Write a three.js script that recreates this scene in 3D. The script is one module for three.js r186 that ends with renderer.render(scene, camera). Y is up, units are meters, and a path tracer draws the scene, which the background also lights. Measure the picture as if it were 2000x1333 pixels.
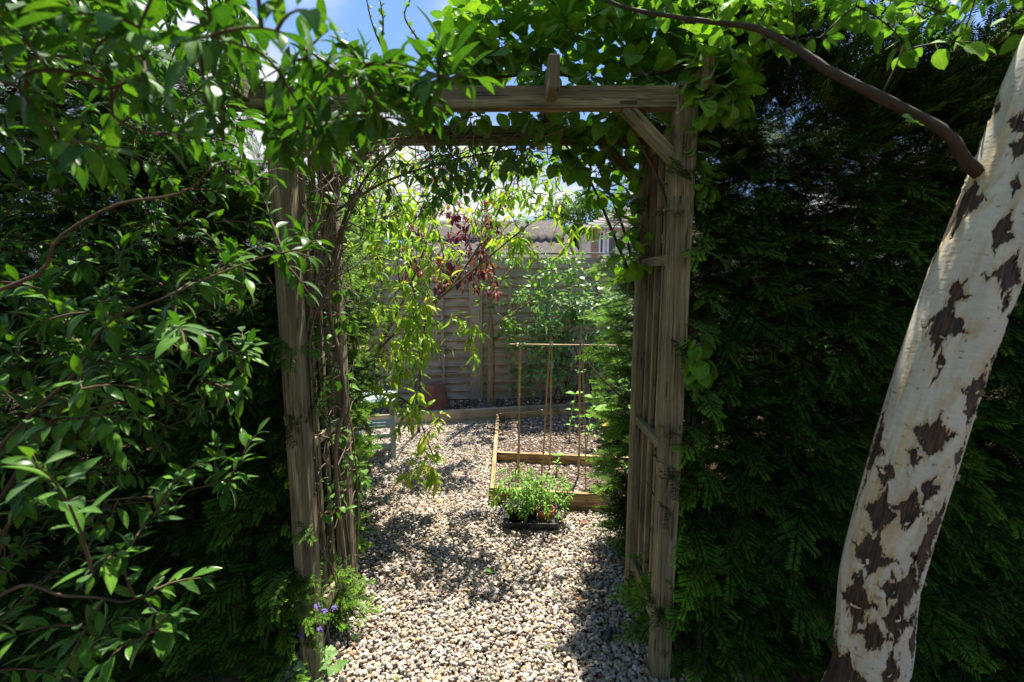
import * as THREE from 'three';
import { RoundedBoxGeometry } from 'three/addons/geometries/RoundedBoxGeometry.js';
import { mergeGeometries, mergeVertices } from 'three/addons/utils/BufferGeometryUtils.js';

// ------------------------------------------------------------------ camera, sky, sun
const scene = new THREE.Scene();
const EYE = 1.55, PITCH = 7.56 * Math.PI / 180;
const camera = new THREE.PerspectiveCamera(72.74, 2000 / 1333, 0.05, 600);
camera.position.set(0, EYE, 0);
camera.rotation.x = -PITCH;
camera.focus = 3.0;
camera.userData.fStop = 4;
const renderer = new THREE.WebGLRenderer({ antialias: true });
renderer.toneMapping = THREE.LinearToneMapping;
renderer.toneMappingExposure = 2.9;
renderer.shadowMap.enabled = true;

const SUN = new THREE.Vector3(0.125, 0.90, -0.37).normalize();
const sun = new THREE.DirectionalLight(new THREE.Color().setRGB(1.0, 0.95, 0.86), 5.0);
sun.position.copy(SUN).multiplyScalar(30);
sun.castShadow = true; sun.shadow.mapSize.set(4096, 4096); sun.shadow.radius = 1;
Object.assign(sun.shadow.camera, { left: -8, right: 8, top: 8, bottom: -8, near: 1, far: 60 });
scene.add(sun); scene.add(sun.target);

// ------------------------------------------------------------------ helpers
function rng(seed) { let a = seed >>> 0; return () => { a = (a + 0x6D2B79F5) >>> 0; let t = a; t = Math.imul(t ^ (t >>> 15), t | 1); t ^= t + Math.imul(t ^ (t >>> 7), t | 61); return ((t ^ (t >>> 14)) >>> 0) / 4294967296; }; }
const V = (x, y, z) => new THREE.Vector3(x, y, z);
const lin = (r, g, b) => new THREE.Color().setRGB(r, g, b);
const mix = (a, b, t) => a + (b - a) * t;
const clamp = (x, a = 0, b = 1) => Math.min(b, Math.max(a, x));
const sstep = (a, b, x) => { const t = clamp((x - a) / (b - a)); return t * t * (3 - 2 * t); };
function hash3(x, y, z) { let h = Math.imul(x | 0, 374761393) ^ Math.imul(y | 0, 668265263) ^ Math.imul(z | 0, 2147483647 ^ 0x5bd1e995); h = Math.imul(h ^ (h >>> 13), 1274126177); h ^= h >>> 16; h = Math.imul(h, 0x85ebca6b); h ^= h >>> 13; return (h >>> 0) / 4294967296; }
function vnoise(x, y, z = 0) {
  const X = Math.floor(x), Y = Math.floor(y), Z = Math.floor(z), f = x - X, g = y - Y, h = z - Z;
  const u = f * f * (3 - 2 * f), v = g * g * (3 - 2 * g), w = h * h * (3 - 2 * h);
  const L = (k) => mix(mix(hash3(X, Y, k), hash3(X + 1, Y, k), u), mix(hash3(X, Y + 1, k), hash3(X + 1, Y + 1, k), u), v);
  return h === 0 ? L(Z) : mix(L(Z), L(Z + 1), w);
}
function fbm(x, y, z = 0, o = 4) { let s = 0, a = 0.5, n = 0; for (let i = 0; i < o; i++) { s += a * vnoise(x, y, z + i * 7); n += a; a *= 0.5; x = x * 2.03 + 11.3; y = y * 2.03 + 5.7; } return s / n; }
// a point of the place seen in direction (u, v) of the survey photo, at depth z metres in front of the lens
function spot(u, v, z) {
  const a = (u - 1000) / 905, b = (666.5 - v) / 905, c = Math.cos(PITCH), s = Math.sin(PITCH);
  const t = z / -(c + b * s);
  return V(a * t, EYE + (b * c - s) * t, z);
}
function inView(p, m = 60) {
  const c = Math.cos(PITCH), s = Math.sin(PITCH), y = p.y - EYE, d = -p.z * c - y * s;
  if (d < 0.1) return false;
  const u = 1000 + 905 * p.x / d, v = 666.5 - 905 * (y * c - p.z * s) / d;
  return u > -m && u < 2000 + m && v > -m && v < 1333 + m;
}
const taken = {};
function numbered(name) { const n = taken[name] = (taken[name] ?? -1) + 1; return n ? `${name}_${String(n).padStart(3, '0')}` : name; }
function thing(name, label, category, p = [0, 0, 0], turn = 0, group) {
  const o = new THREE.Group(); o.name = numbered(name); o.position.set(...p); o.rotation.y = turn;
  o.userData = { label, category }; if (group) o.userData.group = group;
  scene.add(o); return o;
}
function part(parent, name, geo, mat, p, r) {
  const m = new THREE.Mesh(geo, mat); m.name = name; if (p) m.position.set(...p); if (r) m.rotation.set(...r);
  parent.add(m); return m;
}
function structure(name, geo, mat) { const m = new THREE.Mesh(geo, mat); m.name = name; m.userData.kind = 'structure'; scene.add(m); return m; }
function texture(w, h, fn, srgb = true) {
  const d = new Uint8Array(w * h * 4);
  for (let y = 0; y < h; y++) for (let x = 0; x < w; x++) { const c = fn(x, y), i = (y * w + x) * 4; d[i] = clamp(c[0]) * 255; d[i + 1] = clamp(c[1]) * 255; d[i + 2] = clamp(c[2]) * 255; d[i + 3] = 255; }
  const t = new THREE.DataTexture(d, w, h); t.wrapS = t.wrapT = THREE.RepeatWrapping; t.magFilter = t.minFilter = THREE.LinearFilter;
  if (srgb) t.colorSpace = THREE.SRGBColorSpace; t.needsUpdate = true; return t;
}
// tapered tube through points
function tube(pts, r0, r1, seg = 5, n = 0, bump = 0) {
  const c = new THREE.CatmullRomCurve3(pts); n = n || Math.max(3, pts.length * 3);
  const pos = [], nor = [], uv = [], idx = []; let N = V(0.3, 0.2, 1), len = 0, last = null;
  for (let i = 0; i <= n; i++) {
    const t = i / n, p = c.getPoint(t), T = c.getTangent(t);
    N = N.clone().addScaledVector(T, -N.dot(T)); if (N.lengthSq() < 1e-6) N = V(1, 0.1, 0.2).addScaledVector(T, -T.x); N.normalize();
    const B = T.clone().cross(N); if (last) len += p.distanceTo(last); last = p;
    const r = mix(r0, r1, t);
    for (let k = 0; k <= seg; k++) {
      const a = k / seg * Math.PI * 2, q = N.clone().multiplyScalar(Math.cos(a)).addScaledVector(B, Math.sin(a));
      const rr = r * (bump ? 1 + bump * (vnoise(p.x * 60 + Math.cos(a) * 2, p.y * 60 + Math.sin(a) * 2, p.z * 60) - 0.5) : 1);
      pos.push(p.x + q.x * rr, p.y + q.y * rr, p.z + q.z * rr); nor.push(q.x, q.y, q.z); uv.push(k / seg * 2 * Math.PI * r0, len);
    }
  }
  for (let i = 0; i < n; i++) for (let k = 0; k < seg; k++) { const a = i * (seg + 1) + k, b = a + seg + 1; idx.push(a, a + 1, b, b, a + 1, b + 1); }
  const g = new THREE.BufferGeometry();
  g.setAttribute('position', new THREE.Float32BufferAttribute(pos, 3)); g.setAttribute('normal', new THREE.Float32BufferAttribute(nor, 3)); g.setAttribute('uv', new THREE.Float32BufferAttribute(uv, 2)); g.setIndex(idx);
  return g;
}
// box with chamfered edges and uv in metres, grain along the longest side
let boxCount = 0;
function plank(w, h, d, bevel = 0.003) {
  const g = new RoundedBoxGeometry(w, h, d, 1, Math.min(bevel, w / 3, h / 3, d / 3)), p = g.attributes.position, n = g.attributes.normal, uv = g.attributes.uv;
  const ax = w >= h && w >= d ? 'X' : h >= d ? 'Y' : 'Z', ou = (boxCount * 0.377) % 1, ov = (boxCount++ * 0.619) % 1;
  for (let i = 0; i < p.count; i++) {
    const P = { X: p.getX(i), Y: p.getY(i), Z: p.getZ(i) }, Q = { X: Math.abs(n.getX(i)), Y: Math.abs(n.getY(i)), Z: Math.abs(n.getZ(i)) };
    const oth = ['X', 'Y', 'Z'].filter((k) => k !== ax), face = Q[oth[0]] > Q[oth[1]] ? oth[1] : oth[0];
    uv.setXY(i, P[face] + ou, P[ax] + ov);
  }
  return g;
}

// ------------------------------------------------------------------ sky (air and clouds only)
{
  const w = 1024, h = 512, d = new Float32Array(w * h * 4);
  for (let y = 0; y < h; y++) for (let x = 0; x < w; x++) {
    const th = ((y + 0.5) / h - 0.5) * Math.PI, ph = ((x + 0.5) / w - 0.5) * 2 * Math.PI;
    const D = [Math.cos(th) * Math.cos(ph), Math.sin(th), Math.cos(th) * Math.sin(ph)];
    const e = clamp(D[1]), k = Math.pow(1 - e, 3);
    let c = [mix(0.085, 0.18, k), mix(0.172, 0.255, k), mix(0.38, 0.40, k)];
    const q = 1 / (e + 0.22), n = fbm(D[0] * q * 1.5 + 20.3, D[2] * q * 1.5 + 7.1, 3, 6);
    const a = sstep(0.47, 0.62, n) * mix(0.95, 0.45, sstep(0.3, 0.6, e)) * sstep(0.0, 0.06, e), b = 0.86 + 0.24 * fbm(D[0] * q * 5 + 3, D[2] * q * 5, 9, 4);
    c = [mix(c[0], 0.385 * b, a), mix(c[1], 0.385 * b, a), mix(c[2], 0.385 * b, a)];
    if (D[1] < 0) c = [0.10, 0.11, 0.09];
    const i = (y * w + x) * 4; d[i] = c[0]; d[i + 1] = c[1]; d[i + 2] = c[2]; d[i + 3] = 1;
  }
  const t = new THREE.DataTexture(d, w, h, THREE.RGBAFormat, THREE.FloatType); t.mapping = THREE.EquirectangularReflectionMapping; t.magFilter = t.minFilter = THREE.LinearFilter; t.needsUpdate = true;
  scene.background = t; scene.environment = t;
}

// ------------------------------------------------------------------ materials
function woodTex(seed, base, streak, knot, stain, grain = 1) {
  const w = 512, h = 1024, knots = [], R = rng(seed);
  for (let i = 0; i < 5; i++) knots.push([R() * w, R() * h, 5 + R() * 8]);
  const bump = new Uint8Array(w * h * 4);
  const t = texture(w, h, (x, y) => {
    let gx = x, kn = 0;
    for (const [kx, ky, kr] of knots) { const dx = x - kx, dy = (y - ky) * 0.45, r = Math.hypot(dx, dy); gx += dx / (1 + r / kr) * Math.exp(-r / (kr * 3)) * 1.5; kn = Math.max(kn, sstep(kr, kr * 0.5, r)); }
    const edge = Math.min(y, h - y) / 60, wob = 26 * fbm(gx / 130 + seed, y / 420, 1, 3) * Math.min(1, edge);
    const ring = fbm((gx + wob) / 9, y / 700, seed + 2, 2);
    const fib = fbm(gx / 2.2, y / 90, seed, 3), big = fbm(gx / 90, y / 160, seed + 5, 4), st = sstep(0.52, 0.72, fbm(gx / 55 + 9, y / 55, seed + 8, 5)), crack = sstep(0.80, 0.84, vnoise(gx / 5, y / 170, seed + 3));
    const k = clamp(0.5 * fib + 0.35 * ring + 0.15 * big), s = 0.78 + 0.4 * grain * (big - 0.5) + 0.42 * grain * (k - 0.4);
    const i = (y * w + x) * 4, hb = clamp(0.5 + 0.6 * (k - 0.5) - crack * 0.6) * 255; bump[i] = bump[i + 1] = bump[i + 2] = hb; bump[i + 3] = 255;
    return [0, 1, 2].map((c) => { let v = mix(base[c], streak[c], sstep(0.35, 0.75, k)) * s; v = mix(v, stain[c], st * 0.5 * grain); v = mix(v, knot[c], kn * 0.8); return v * (1 - 0.6 * grain * crack); });
  });
  const b = new THREE.DataTexture(bump, w, h); b.wrapS = b.wrapT = THREE.RepeatWrapping; b.magFilter = b.minFilter = THREE.LinearFilter; b.needsUpdate = true;
  t.repeat.set(2, 1); b.repeat.set(2, 1);
  return { map: t, bumpMap: b };
}
const std = (o) => new THREE.MeshStandardMaterial({ roughness: 0.9, ...o });
const archWood = std({ ...woodTex(3, [0.51, 0.46, 0.33], [0.68, 0.62, 0.46], [0.26, 0.20, 0.13], [0.42, 0.41, 0.27], 0.75), bumpScale: 0.0022, roughness: 0.88 });
const bedWood = std({ ...woodTex(17, [0.72, 0.58, 0.38], [0.92, 0.79, 0.57], [0.28, 0.17, 0.09], [0.42, 0.34, 0.24]), bumpScale: 0.002, roughness: 0.85 });
const fenceTex = woodTex(29, [0.78, 0.72, 0.63], [0.86, 0.80, 0.71], [0.46, 0.38, 0.30], [0.66, 0.56, 0.44], 0.35);
const fenceWoods = [[1, 0.98, 0.95], [0.90, 0.88, 0.87], [0.98, 0.91, 0.82], [0.84, 0.79, 0.74]].map((c) => std({ ...fenceTex, color: lin(...c), bumpScale: 0.0025, roughness: 0.92 }));
const barkTex = texture(256, 256, (x, y) => { const n = fbm(x / 14, y / 40, 4, 4), m = fbm(x / 50, y / 60, 9, 3); const s = 0.55 + 0.6 * n; return [0.40 * s + 0.06 * m, 0.31 * s + 0.06 * m, 0.22 * s + 0.04 * m]; });
barkTex.repeat.set(6, 4);
const barkMat = std({ map: barkTex, bumpMap: barkTex, bumpScale: 0.002 });
const stemBrown = std({ map: barkTex, color: lin(0.72, 0.66, 0.58), roughness: 0.85 });
const stemGrey = std({ map: barkTex, color: lin(1.35, 1.6, 1.9), roughness: 0.9 });
const stemDark = std({ map: barkTex, color: lin(0.40, 0.42, 0.44), roughness: 0.85 });
const stemGreen = std({ color: lin(0.16, 0.22, 0.06), roughness: 0.7 });

// leaf blade with midrib and side veins; grain only
function leafTex(seed, veins, pale) {
  const w = 128, h = 256;
  return texture(w, h, (x, y) => {
    const u = Math.abs(x / w - 0.5) * 2, v = y / h, rib = sstep(0.07, 0.02, u), q = (v - u * 0.28) * veins, f = Math.abs(q - Math.round(q));
    const ve = sstep(0.13, 0.03, f) * 0.6 * (1 - u * 0.4), n = fbm(x / 14, y / 14, seed, 4), m = fbm(x / 45, y / 45, seed + 3, 3);
    const s = 0.78 + 0.22 * n + 0.25 * (m - 0.5), k = Math.max(rib, ve) * pale;
    return [s * (0.86 + 0.14 * m) + k * 0.25, s + k * 0.16, s * 0.92 + k * 0.2];
  });
}
const leafMap = leafTex(5, 7, 0.8), leafMap2 = leafTex(11, 11, 0.6);
function leafMats(cols, { map = leafMap, trans = 0.42, coat = 0.4, coatR = 0.35 } = {}) {
  const base = { map, bumpMap: map, bumpScale: 0.0006, roughness: 0.95, specularIntensity: 0.35, transmission: trans, thickness: 0, clearcoat: coat, clearcoatRoughness: coatR, side: THREE.DoubleSide };
  return { cols, list: cols.map((c) => new THREE.MeshPhysicalMaterial({ ...base, color: lin(...c) })), white: new THREE.MeshPhysicalMaterial(base) };
}
const M = {
  shrub: leafMats([[0.07, 0.19, 0.006], [0.10, 0.245, 0.008], [0.14, 0.30, 0.010], [0.045, 0.135, 0.007]], { coat: 0.42, coatR: 0.27, trans: 0.45 }),
  vine: leafMats([[0.22, 0.40, 0.016], [0.18, 0.36, 0.015], [0.29, 0.47, 0.02], [0.13, 0.28, 0.015]], { coat: 0.2, coatR: 0.4, trans: 0.5 }),
  clematis: leafMats([[0.09, 0.20, 0.018], [0.12, 0.26, 0.02], [0.15, 0.30, 0.025]], { coat: 0.25 }),
  birch: leafMats([[0.20, 0.39, 0.025], [0.16, 0.34, 0.022], [0.25, 0.45, 0.03]], { coat: 0.25, map: leafMap2, trans: 0.5 }),
  peach: leafMats([[0.40, 0.59, 0.03], [0.34, 0.54, 0.028], [0.46, 0.63, 0.04], [0.26, 0.44, 0.028], [0.54, 0.53, 0.05]], { coat: 0.35, map: leafMap2, trans: 0.55 }),
  plum: leafMats([[0.30, 0.035, 0.03], [0.18, 0.025, 0.04], [0.42, 0.10, 0.03], [0.12, 0.02, 0.035]], { coat: 0.3, map: leafMap2, trans: 0.45 }),
  pear: leafMats([[0.21, 0.40, 0.03], [0.25, 0.46, 0.035], [0.30, 0.50, 0.045], [0.15, 0.31, 0.03]], { coat: 0.5, coatR: 0.3 }),
  currant: leafMats([[0.26, 0.41, 0.13], [0.32, 0.46, 0.18], [0.19, 0.32, 0.09]], { coat: 0.8, coatR: 0.3, trans: 0.35 }),
  seedling: leafMats([[0.29, 0.51, 0.065], [0.34, 0.55, 0.08], [0.23, 0.44, 0.05]], { coat: 0.2, trans: 0.4 }),
  tree: leafMats([[0.08, 0.16, 0.016], [0.12, 0.22, 0.022], [0.17, 0.27, 0.028]], { coat: 0.0, trans: 0.3 }),
};

// ------------------------------------------------------------------ leaf shapes (unit length along +y, upper face +z)
function leafGeo({ w = 0.25, peak = 0.45, pw = 1, fold = 0.3, curl = 0.2, rows = 6, twist = 0, stalk = 0.12, wave = 0, tip = 1 }) {
  const pos = [], uv = [], idx = [];
  for (let i = 0; i <= rows; i++) {
    const t = i / rows, s = t < peak ? Math.sin(t / peak * Math.PI / 2) : Math.cos(Math.pow((t - peak) / (1 - peak), tip) * Math.PI / 2), hw = w * Math.pow(Math.max(s, 0), pw), z = -curl * t * t, tw = twist * t;
    for (const k of [-1, 0, 1]) {
      const zz = z + Math.abs(k) * hw * fold + (k ? wave * Math.sin(i * 2.3 + k) : 0), x = k * hw;
      pos.push(x * Math.cos(tw) - (zz - z) * Math.sin(tw), t * (1 - 0.25 * Math.abs(curl) * t), z + (zz - z) * Math.cos(tw) + x * Math.sin(tw)); uv.push(0.5 + 0.5 * k * Math.max(0.12, s), t);
    }
  }
  for (let i = 0; i < rows; i++) for (const k of [0, 1]) { const a = i * 3 + k, b = a + 3; if (i < rows - 1) idx.push(a, a + 1, b, b, a + 1, b + 1); else idx.push(a, a + 1, b + 1); }
  if (stalk) { const b = pos.length / 3; pos.push(-0.014, -stalk, 0.01, 0.014, -stalk, 0.01, 0, 0.06, -0.004); uv.push(0.48, 0, 0.52, 0, 0.5, 0.1); idx.push(b, b + 1, b + 2); }
  const g = new THREE.BufferGeometry(); g.setAttribute('position', new THREE.Float32BufferAttribute(pos, 3)); g.setAttribute('uv', new THREE.Float32BufferAttribute(uv, 2)); g.setIndex(idx); g.computeVertexNormals();
  return g;
}
function lobedLeaf(fold) {   // five-lobed, toothed
  const pos = [0, 0.42, 0], uv = [0.5, 0.42], idx = [], n = 20;
  for (let i = 0; i <= n; i++) {
    const a = -Math.PI * 0.93 + i / n * Math.PI * 1.86, l = 0.40 + 0.13 * Math.cos(a * 3.1) + (i % 2 ? 0.035 : -0.02), x = Math.sin(a) * l, y = 0.42 + Math.cos(a) * l * (Math.abs(a) < 1 ? 1.1 : 1);
    pos.push(x, y, Math.abs(x) * fold - 0.25 * (y - 0.42) * (y - 0.42)); uv.push(0.5 + x, y);
    if (i) idx.push(0, i + 1, i);
  }
  pos.push(-0.012, -0.25, 0, 0.012, -0.25, 0, 0, 0.1, 0); uv.push(0.49, 0, 0.51, 0, 0.5, 0.1); idx.push(n + 2, n + 3, n + 4);
  const g = new THREE.BufferGeometry(); g.setAttribute('position', new THREE.Float32BufferAttribute(pos, 3)); g.setAttribute('uv', new THREE.Float32BufferAttribute(uv, 2)); g.setIndex(idx); g.computeVertexNormals(); return g;
}
const G = {
  ovate: [leafGeo({ w: 0.175, peak: 0.45, pw: 0.9, fold: 0.35, curl: 0.28 }), leafGeo({ w: 0.20, peak: 0.42, pw: 0.9, fold: 0.22, curl: 0.42, twist: 0.15 }), leafGeo({ w: 0.155, peak: 0.5, pw: 0.95, fold: 0.45, curl: 0.1, twist: -0.2 })],
  heart: [leafGeo({ w: 0.42, peak: 0.34, pw: 0.62, fold: 0.2, curl: 0.18, rows: 7, stalk: 0.35, tip: 1.2 }), leafGeo({ w: 0.40, peak: 0.38, pw: 0.6, fold: 0.32, curl: 0.3, rows: 7, stalk: 0.35, wave: 0.015, tip: 1.3 }), leafGeo({ w: 0.36, peak: 0.4, pw: 0.65, fold: 0.12, curl: 0.1, rows: 7, stalk: 0.35, twist: 0.3 })],
  lance: [leafGeo({ w: 0.12, peak: 0.42, pw: 0.9, fold: 0.5, curl: 0.3, rows: 7 }), leafGeo({ w: 0.13, peak: 0.45, pw: 0.9, fold: 0.35, curl: 0.55, rows: 7, twist: 0.4 }), leafGeo({ w: 0.11, peak: 0.4, pw: 0.95, fold: 0.6, curl: 0.15, rows: 7, twist: -0.5, wave: 0.012 })],
  birch: [leafGeo({ w: 0.34, peak: 0.3, pw: 0.7, fold: 0.15, curl: 0.2, rows: 6, stalk: 0.3 }), leafGeo({ w: 0.33, peak: 0.33, pw: 0.75, fold: 0.3, curl: 0.1, rows: 6, stalk: 0.3, twist: 0.3 })],
  lobed: [lobedLeaf(0.25), lobedLeaf(0.05)],
};

const dummy = new THREE.Matrix4(), UPV = V(0, 1, 0);
function leafMatrix(p, d, n, s, sw = 1) {
  const y = d.clone().normalize(); let z = n.clone().addScaledVector(y, -n.dot(y)); if (z.lengthSq() < 1e-5) z = V(0.3, 0.5, 0.8).addScaledVector(y, -V(0.3, 0.5, 0.8).dot(y)); z.normalize();
  const x = y.clone().cross(z);
  return new THREE.Matrix4().makeBasis(x.multiplyScalar(s * sw), y.multiplyScalar(s), z.multiplyScalar(s)).setPosition(p);
}
// the leaves that show largest become meshes of their own, the rest one instanced part per shape
function foliage(parent, geos, mats, list, most = 300, name = 'leaf', restName = 'foliage') {
  const R = rng(list.length + 77), cam = V(0, EYE, 0);
  for (const l of list) { const p = V(0, 0, 0).setFromMatrixPosition(l.m); l.score = l.s / (0.15 + p.distanceTo(cam)) * (inView(p) ? 1 : 0.01); }
  list.sort((a, b) => b.score - a.score);
  const rest = geos.map(() => []);
  list.forEach((l, i) => {
    const k = Math.floor(R() * geos.length), c = Math.floor(R() * mats.cols.length);
    if (i < most && l.score > 0.002) { const m = new THREE.Mesh(geos[k], mats.list[c]); m.name = name; m.matrixAutoUpdate = false; m.matrix.copy(l.m); m.matrix.decompose(m.position, m.quaternion, m.scale); parent.add(m); }
    else rest[k].push([l, c]);
  });
  rest.forEach((r, k) => {
    if (!r.length) return;
    const im = new THREE.InstancedMesh(geos[k], mats.white, r.length); im.name = restName; im.userData.kind = 'stuff';
    r.forEach(([l, c], i) => { im.setMatrixAt(i, l.m); const q = mats.cols[c], v = 0.85 + 0.3 * R(); im.setColorAt(i, lin(q[0] * v, q[1] * v, q[2] * v)); });
    parent.add(im);
  });
}
// woody growth towards a set of tips; leaves along every new shoot
function grow(R, nodes, tips, o, leaves) {
  const tubes = [];
  const base = nodes[0];
  tips = tips.map((t) => ({ t, d: nodes.reduce((m, n) => Math.min(m, n.distanceToSquared(t)), 1e9) })).sort((a, b) => a.d - b.d);
  for (const { t } of tips) {
    let best = base, bd = 1e9;
    for (const n of nodes) { const d = n.distanceToSquared(t) * (n.y > t.y + 0.1 && !o.hang ? 1.6 : 1); if (d < bd && d > 0.0009) { bd = d; best = n; } }
    const L = best.distanceTo(t), mid = best.clone().lerp(t, 0.5); mid.y += (o.arch ?? 0.12) * L; mid.x += (R() - 0.5) * 0.25 * L; mid.z += (R() - 0.5) * 0.25 * L;
    const cv = new THREE.QuadraticBezierCurve3(best.clone(), mid, t.clone()), n = Math.max(4, Math.min(10, Math.round(L / 0.06)));
    const pts = cv.getPoints(n); if (o.twigs !== false) tubes.push(tube(pts, Math.min(o.r0 ?? 0.004, 0.0016 + L * 0.012), o.r1 ?? 0.0012, 4, n));
    pts.slice(1).forEach((p) => nodes.push(p));
    const from = Math.max(0, 1 - (o.leafy ?? 0.3) / Math.max(L, 0.01)), cnt = Math.max(3, Math.round(Math.min(L, o.leafy ?? 0.3) / (o.gap ?? 0.035)));
    let ga = R() * 6.28;
    for (let i = 0; i <= cnt; i++) {
      const q = mix(from, 1, i / cnt), p = cv.getPoint(q), T = cv.getTangent(q);
      const a0 = V(0.21, 0.93, 0.3).cross(T).normalize(), b0 = T.clone().cross(a0);
      const nl = o.opposite ? 2 : i === cnt ? (o.tuft ?? 2) : 1;
      for (let k = 0; k < nl; k++) {
        if (R() < (o.skip ?? 0.1)) continue;
        const an = o.opposite ? (i % 2 ? 0 : Math.PI / 2) + k * Math.PI + (R() - 0.5) * 0.6 : ga += 2.4 + (R() - 0.5) * 0.5;
        const S = a0.clone().multiplyScalar(Math.cos(an)).addScaledVector(b0, Math.sin(an)), A = (o.angle ?? 0.95) * (i === cnt ? 0.55 : 1) + (R() - 0.5) * 0.4;
        const D = T.clone().multiplyScalar(Math.cos(A)).addScaledVector(S, Math.sin(A)); D.y -= (o.droop ?? 0) * (0.6 + 0.8 * R()); D.normalize();
        const N = V((R() - 0.5) * (o.jit ?? 0.7), 1, (R() - 0.5) * (o.jit ?? 0.7)); if (o.face) N.add(o.face);
        const s = mix(o.s0, o.s1, R()) * (i === cnt ? 0.8 : 1);
        leaves.push({ m: leafMatrix(p.clone().addScaledVector(D, s * (o.stand ?? 0.1)), D, N, s), s });
      }
    }
  }
  return tubes.length ? mergeGeometries(tubes) : null;
}
function twigs(parent, geo, mat) { if (!geo) return; const m = part(parent, 'twigs', geo, mat); m.userData.kind = 'stuff'; return m; }

//#SECTION ground
// ------------------------------------------------------------------ ground, gravel and soil
const soilTex = texture(512, 512, (x, y) => { const w = (a) => a, n = fbm(x / 9, y / 9, 2, 5), m = fbm(x / 60, y / 60, 5, 4), s = 0.55 + 0.7 * n; return [0.33 * s + 0.06 * m, 0.27 * s + 0.05 * m, 0.21 * s + 0.03 * m]; });
const groundMat = std({ map: soilTex, roughness: 1 });
{
  const g = new THREE.PlaneGeometry(600, 600, 1, 1); g.rotateX(-Math.PI / 2); g.translate(0, -0.03, 0);
  const uv = g.attributes.uv; for (let i = 0; i < uv.count; i++) uv.setXY(i, uv.getX(i) * 600, uv.getY(i) * 600);
  structure('ground', g, groundMat);
}
function pebble(seed, flat, rough) {
  let g = new THREE.IcosahedronGeometry(1, 2); g.deleteAttribute('uv'); g.deleteAttribute('normal'); g = mergeVertices(g, 1e-3);
  const p = g.attributes.position; for (let i = 0; i < p.count; i++) { const v = V(p.getX(i), p.getY(i), p.getZ(i)), k = 1 + rough * (vnoise(v.x * 1.3 + seed * 9 + 50, v.y * 1.3 + 50, v.z * 1.3 + 50) - 0.5) + rough * 0.3 * (vnoise(v.x * 3 + seed * 5 + 70, v.y * 3 + 50, v.z * 3 + 20) - 0.5); v.multiplyScalar(k); p.setXYZ(i, v.x, v.y * flat, v.z * 0.8); }
  g.computeVertexNormals(); return g;
}
const pebbles = [pebble(1, 0.62, 0.7), pebble(2, 0.5, 0.9), pebble(3, 0.75, 0.8), pebble(4, 0.55, 1.2), pebble(5, 0.66, 1.0)];
const stoneMat = std({ roughness: 0.82, color: 0xffffff });
const stoneCols = [[0.38, 0.325, 0.26], [0.42, 0.365, 0.295], [0.32, 0.275, 0.22], [0.39, 0.29, 0.18], [0.27, 0.235, 0.205], [0.44, 0.395, 0.335], [0.33, 0.215, 0.125], [0.21, 0.19, 0.175], [0.39, 0.31, 0.22], [0.47, 0.425, 0.365], [0.32, 0.25, 0.21]];
function scatter(parent, name, seed, pts, size, cols = stoneCols, geos = pebbles, mat = stoneMat) {
  const R = rng(seed), lots = geos.map(() => []), q = new THREE.Quaternion(), e = new THREE.Euler();
  for (const p of pts) lots[Math.floor(R() * geos.length)].push(p);
  lots.forEach((l, k) => {
    const im = new THREE.InstancedMesh(geos[k], mat, l.length); im.name = name; im.userData.kind = 'stuff';
    l.forEach((p, i) => {
      e.set((R() - 0.5) * 1.3, R() * 6.28, (R() - 0.5) * 1.3); q.setFromEuler(e); const big = R(), s = mix(size[0], size[1], big * big);
      im.setMatrixAt(i, dummy.compose(p, q, V(s * mix(0.85, 1.25, R()), s, s * mix(0.85, 1.2, R()))));
      const c = cols[Math.floor(R() * cols.length)], v = 0.8 + 0.4 * R(); im.setColorAt(i, lin(c[0] * v, c[1] * v, c[2] * v));
    });
    parent.add(im);
  });
}
// beds: corner points on the ground
const bedA = V(-0.135, 0, -3.05), bedB = V(1.30, 0, -2.84), bedC = V(1.45, 0, -5.24), bedD = V(-0.15, 0, -4.78);
const backZ = (x) => -5.03 - 0.19 * x;
const fenceZ = (x) => -5.62 - 0.11 * x;
{
  const g0 = new THREE.PlaneGeometry(7, 7); g0.rotateX(-Math.PI / 2); g0.translate(-0.5, -0.014, -3.2);
  const uv = g0.attributes.uv; for (let i = 0; i < uv.count; i++) uv.setXY(i, uv.getX(i) * 7, uv.getY(i) * 7);
  structure('path', g0, std({ map: soilTex, color: lin(1.3, 1.25, 1.2), roughness: 1 }));
  const R = rng(41), pts = [];
  const inBed = (x, z) => x > -0.14 && z < -2.98 + 0.0 + 0.145 * x * 1 && z > -5.4;
  for (let z = -0.9; z > -5.3; z -= 0.0136) for (let x = -1.9; x < 1.4; x += 0.0136) {
    const X = x + (R() - 0.5) * 0.016, Z = z + (R() - 0.5) * 0.016;
    if (Z < backZ(X) + 0.03 || inBed(X, Z) || (Z > -1.8 && (X > 0.72 || X < -0.9))) continue;
    const h = 0.014 * fbm(X * 2.2 + 40, Z * 2.2 + 40, 1, 3) - 0.006;
    pts.push(V(X, h + R() * 0.012, Z));
    if (R() < 0.22) pts.push(V(X + 0.008, h + 0.014 + R() * 0.008, Z + 0.008));
  }
  const gr = new THREE.Group(); gr.name = 'gravel'; gr.userData = { kind: 'stuff', label: 'pale rounded gravel covering the path through the arch', category: 'gravel' }; scene.add(gr);
  scatter(gr, 'pebbles', 5, pts, [0.0055, 0.0135]);
}
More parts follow.
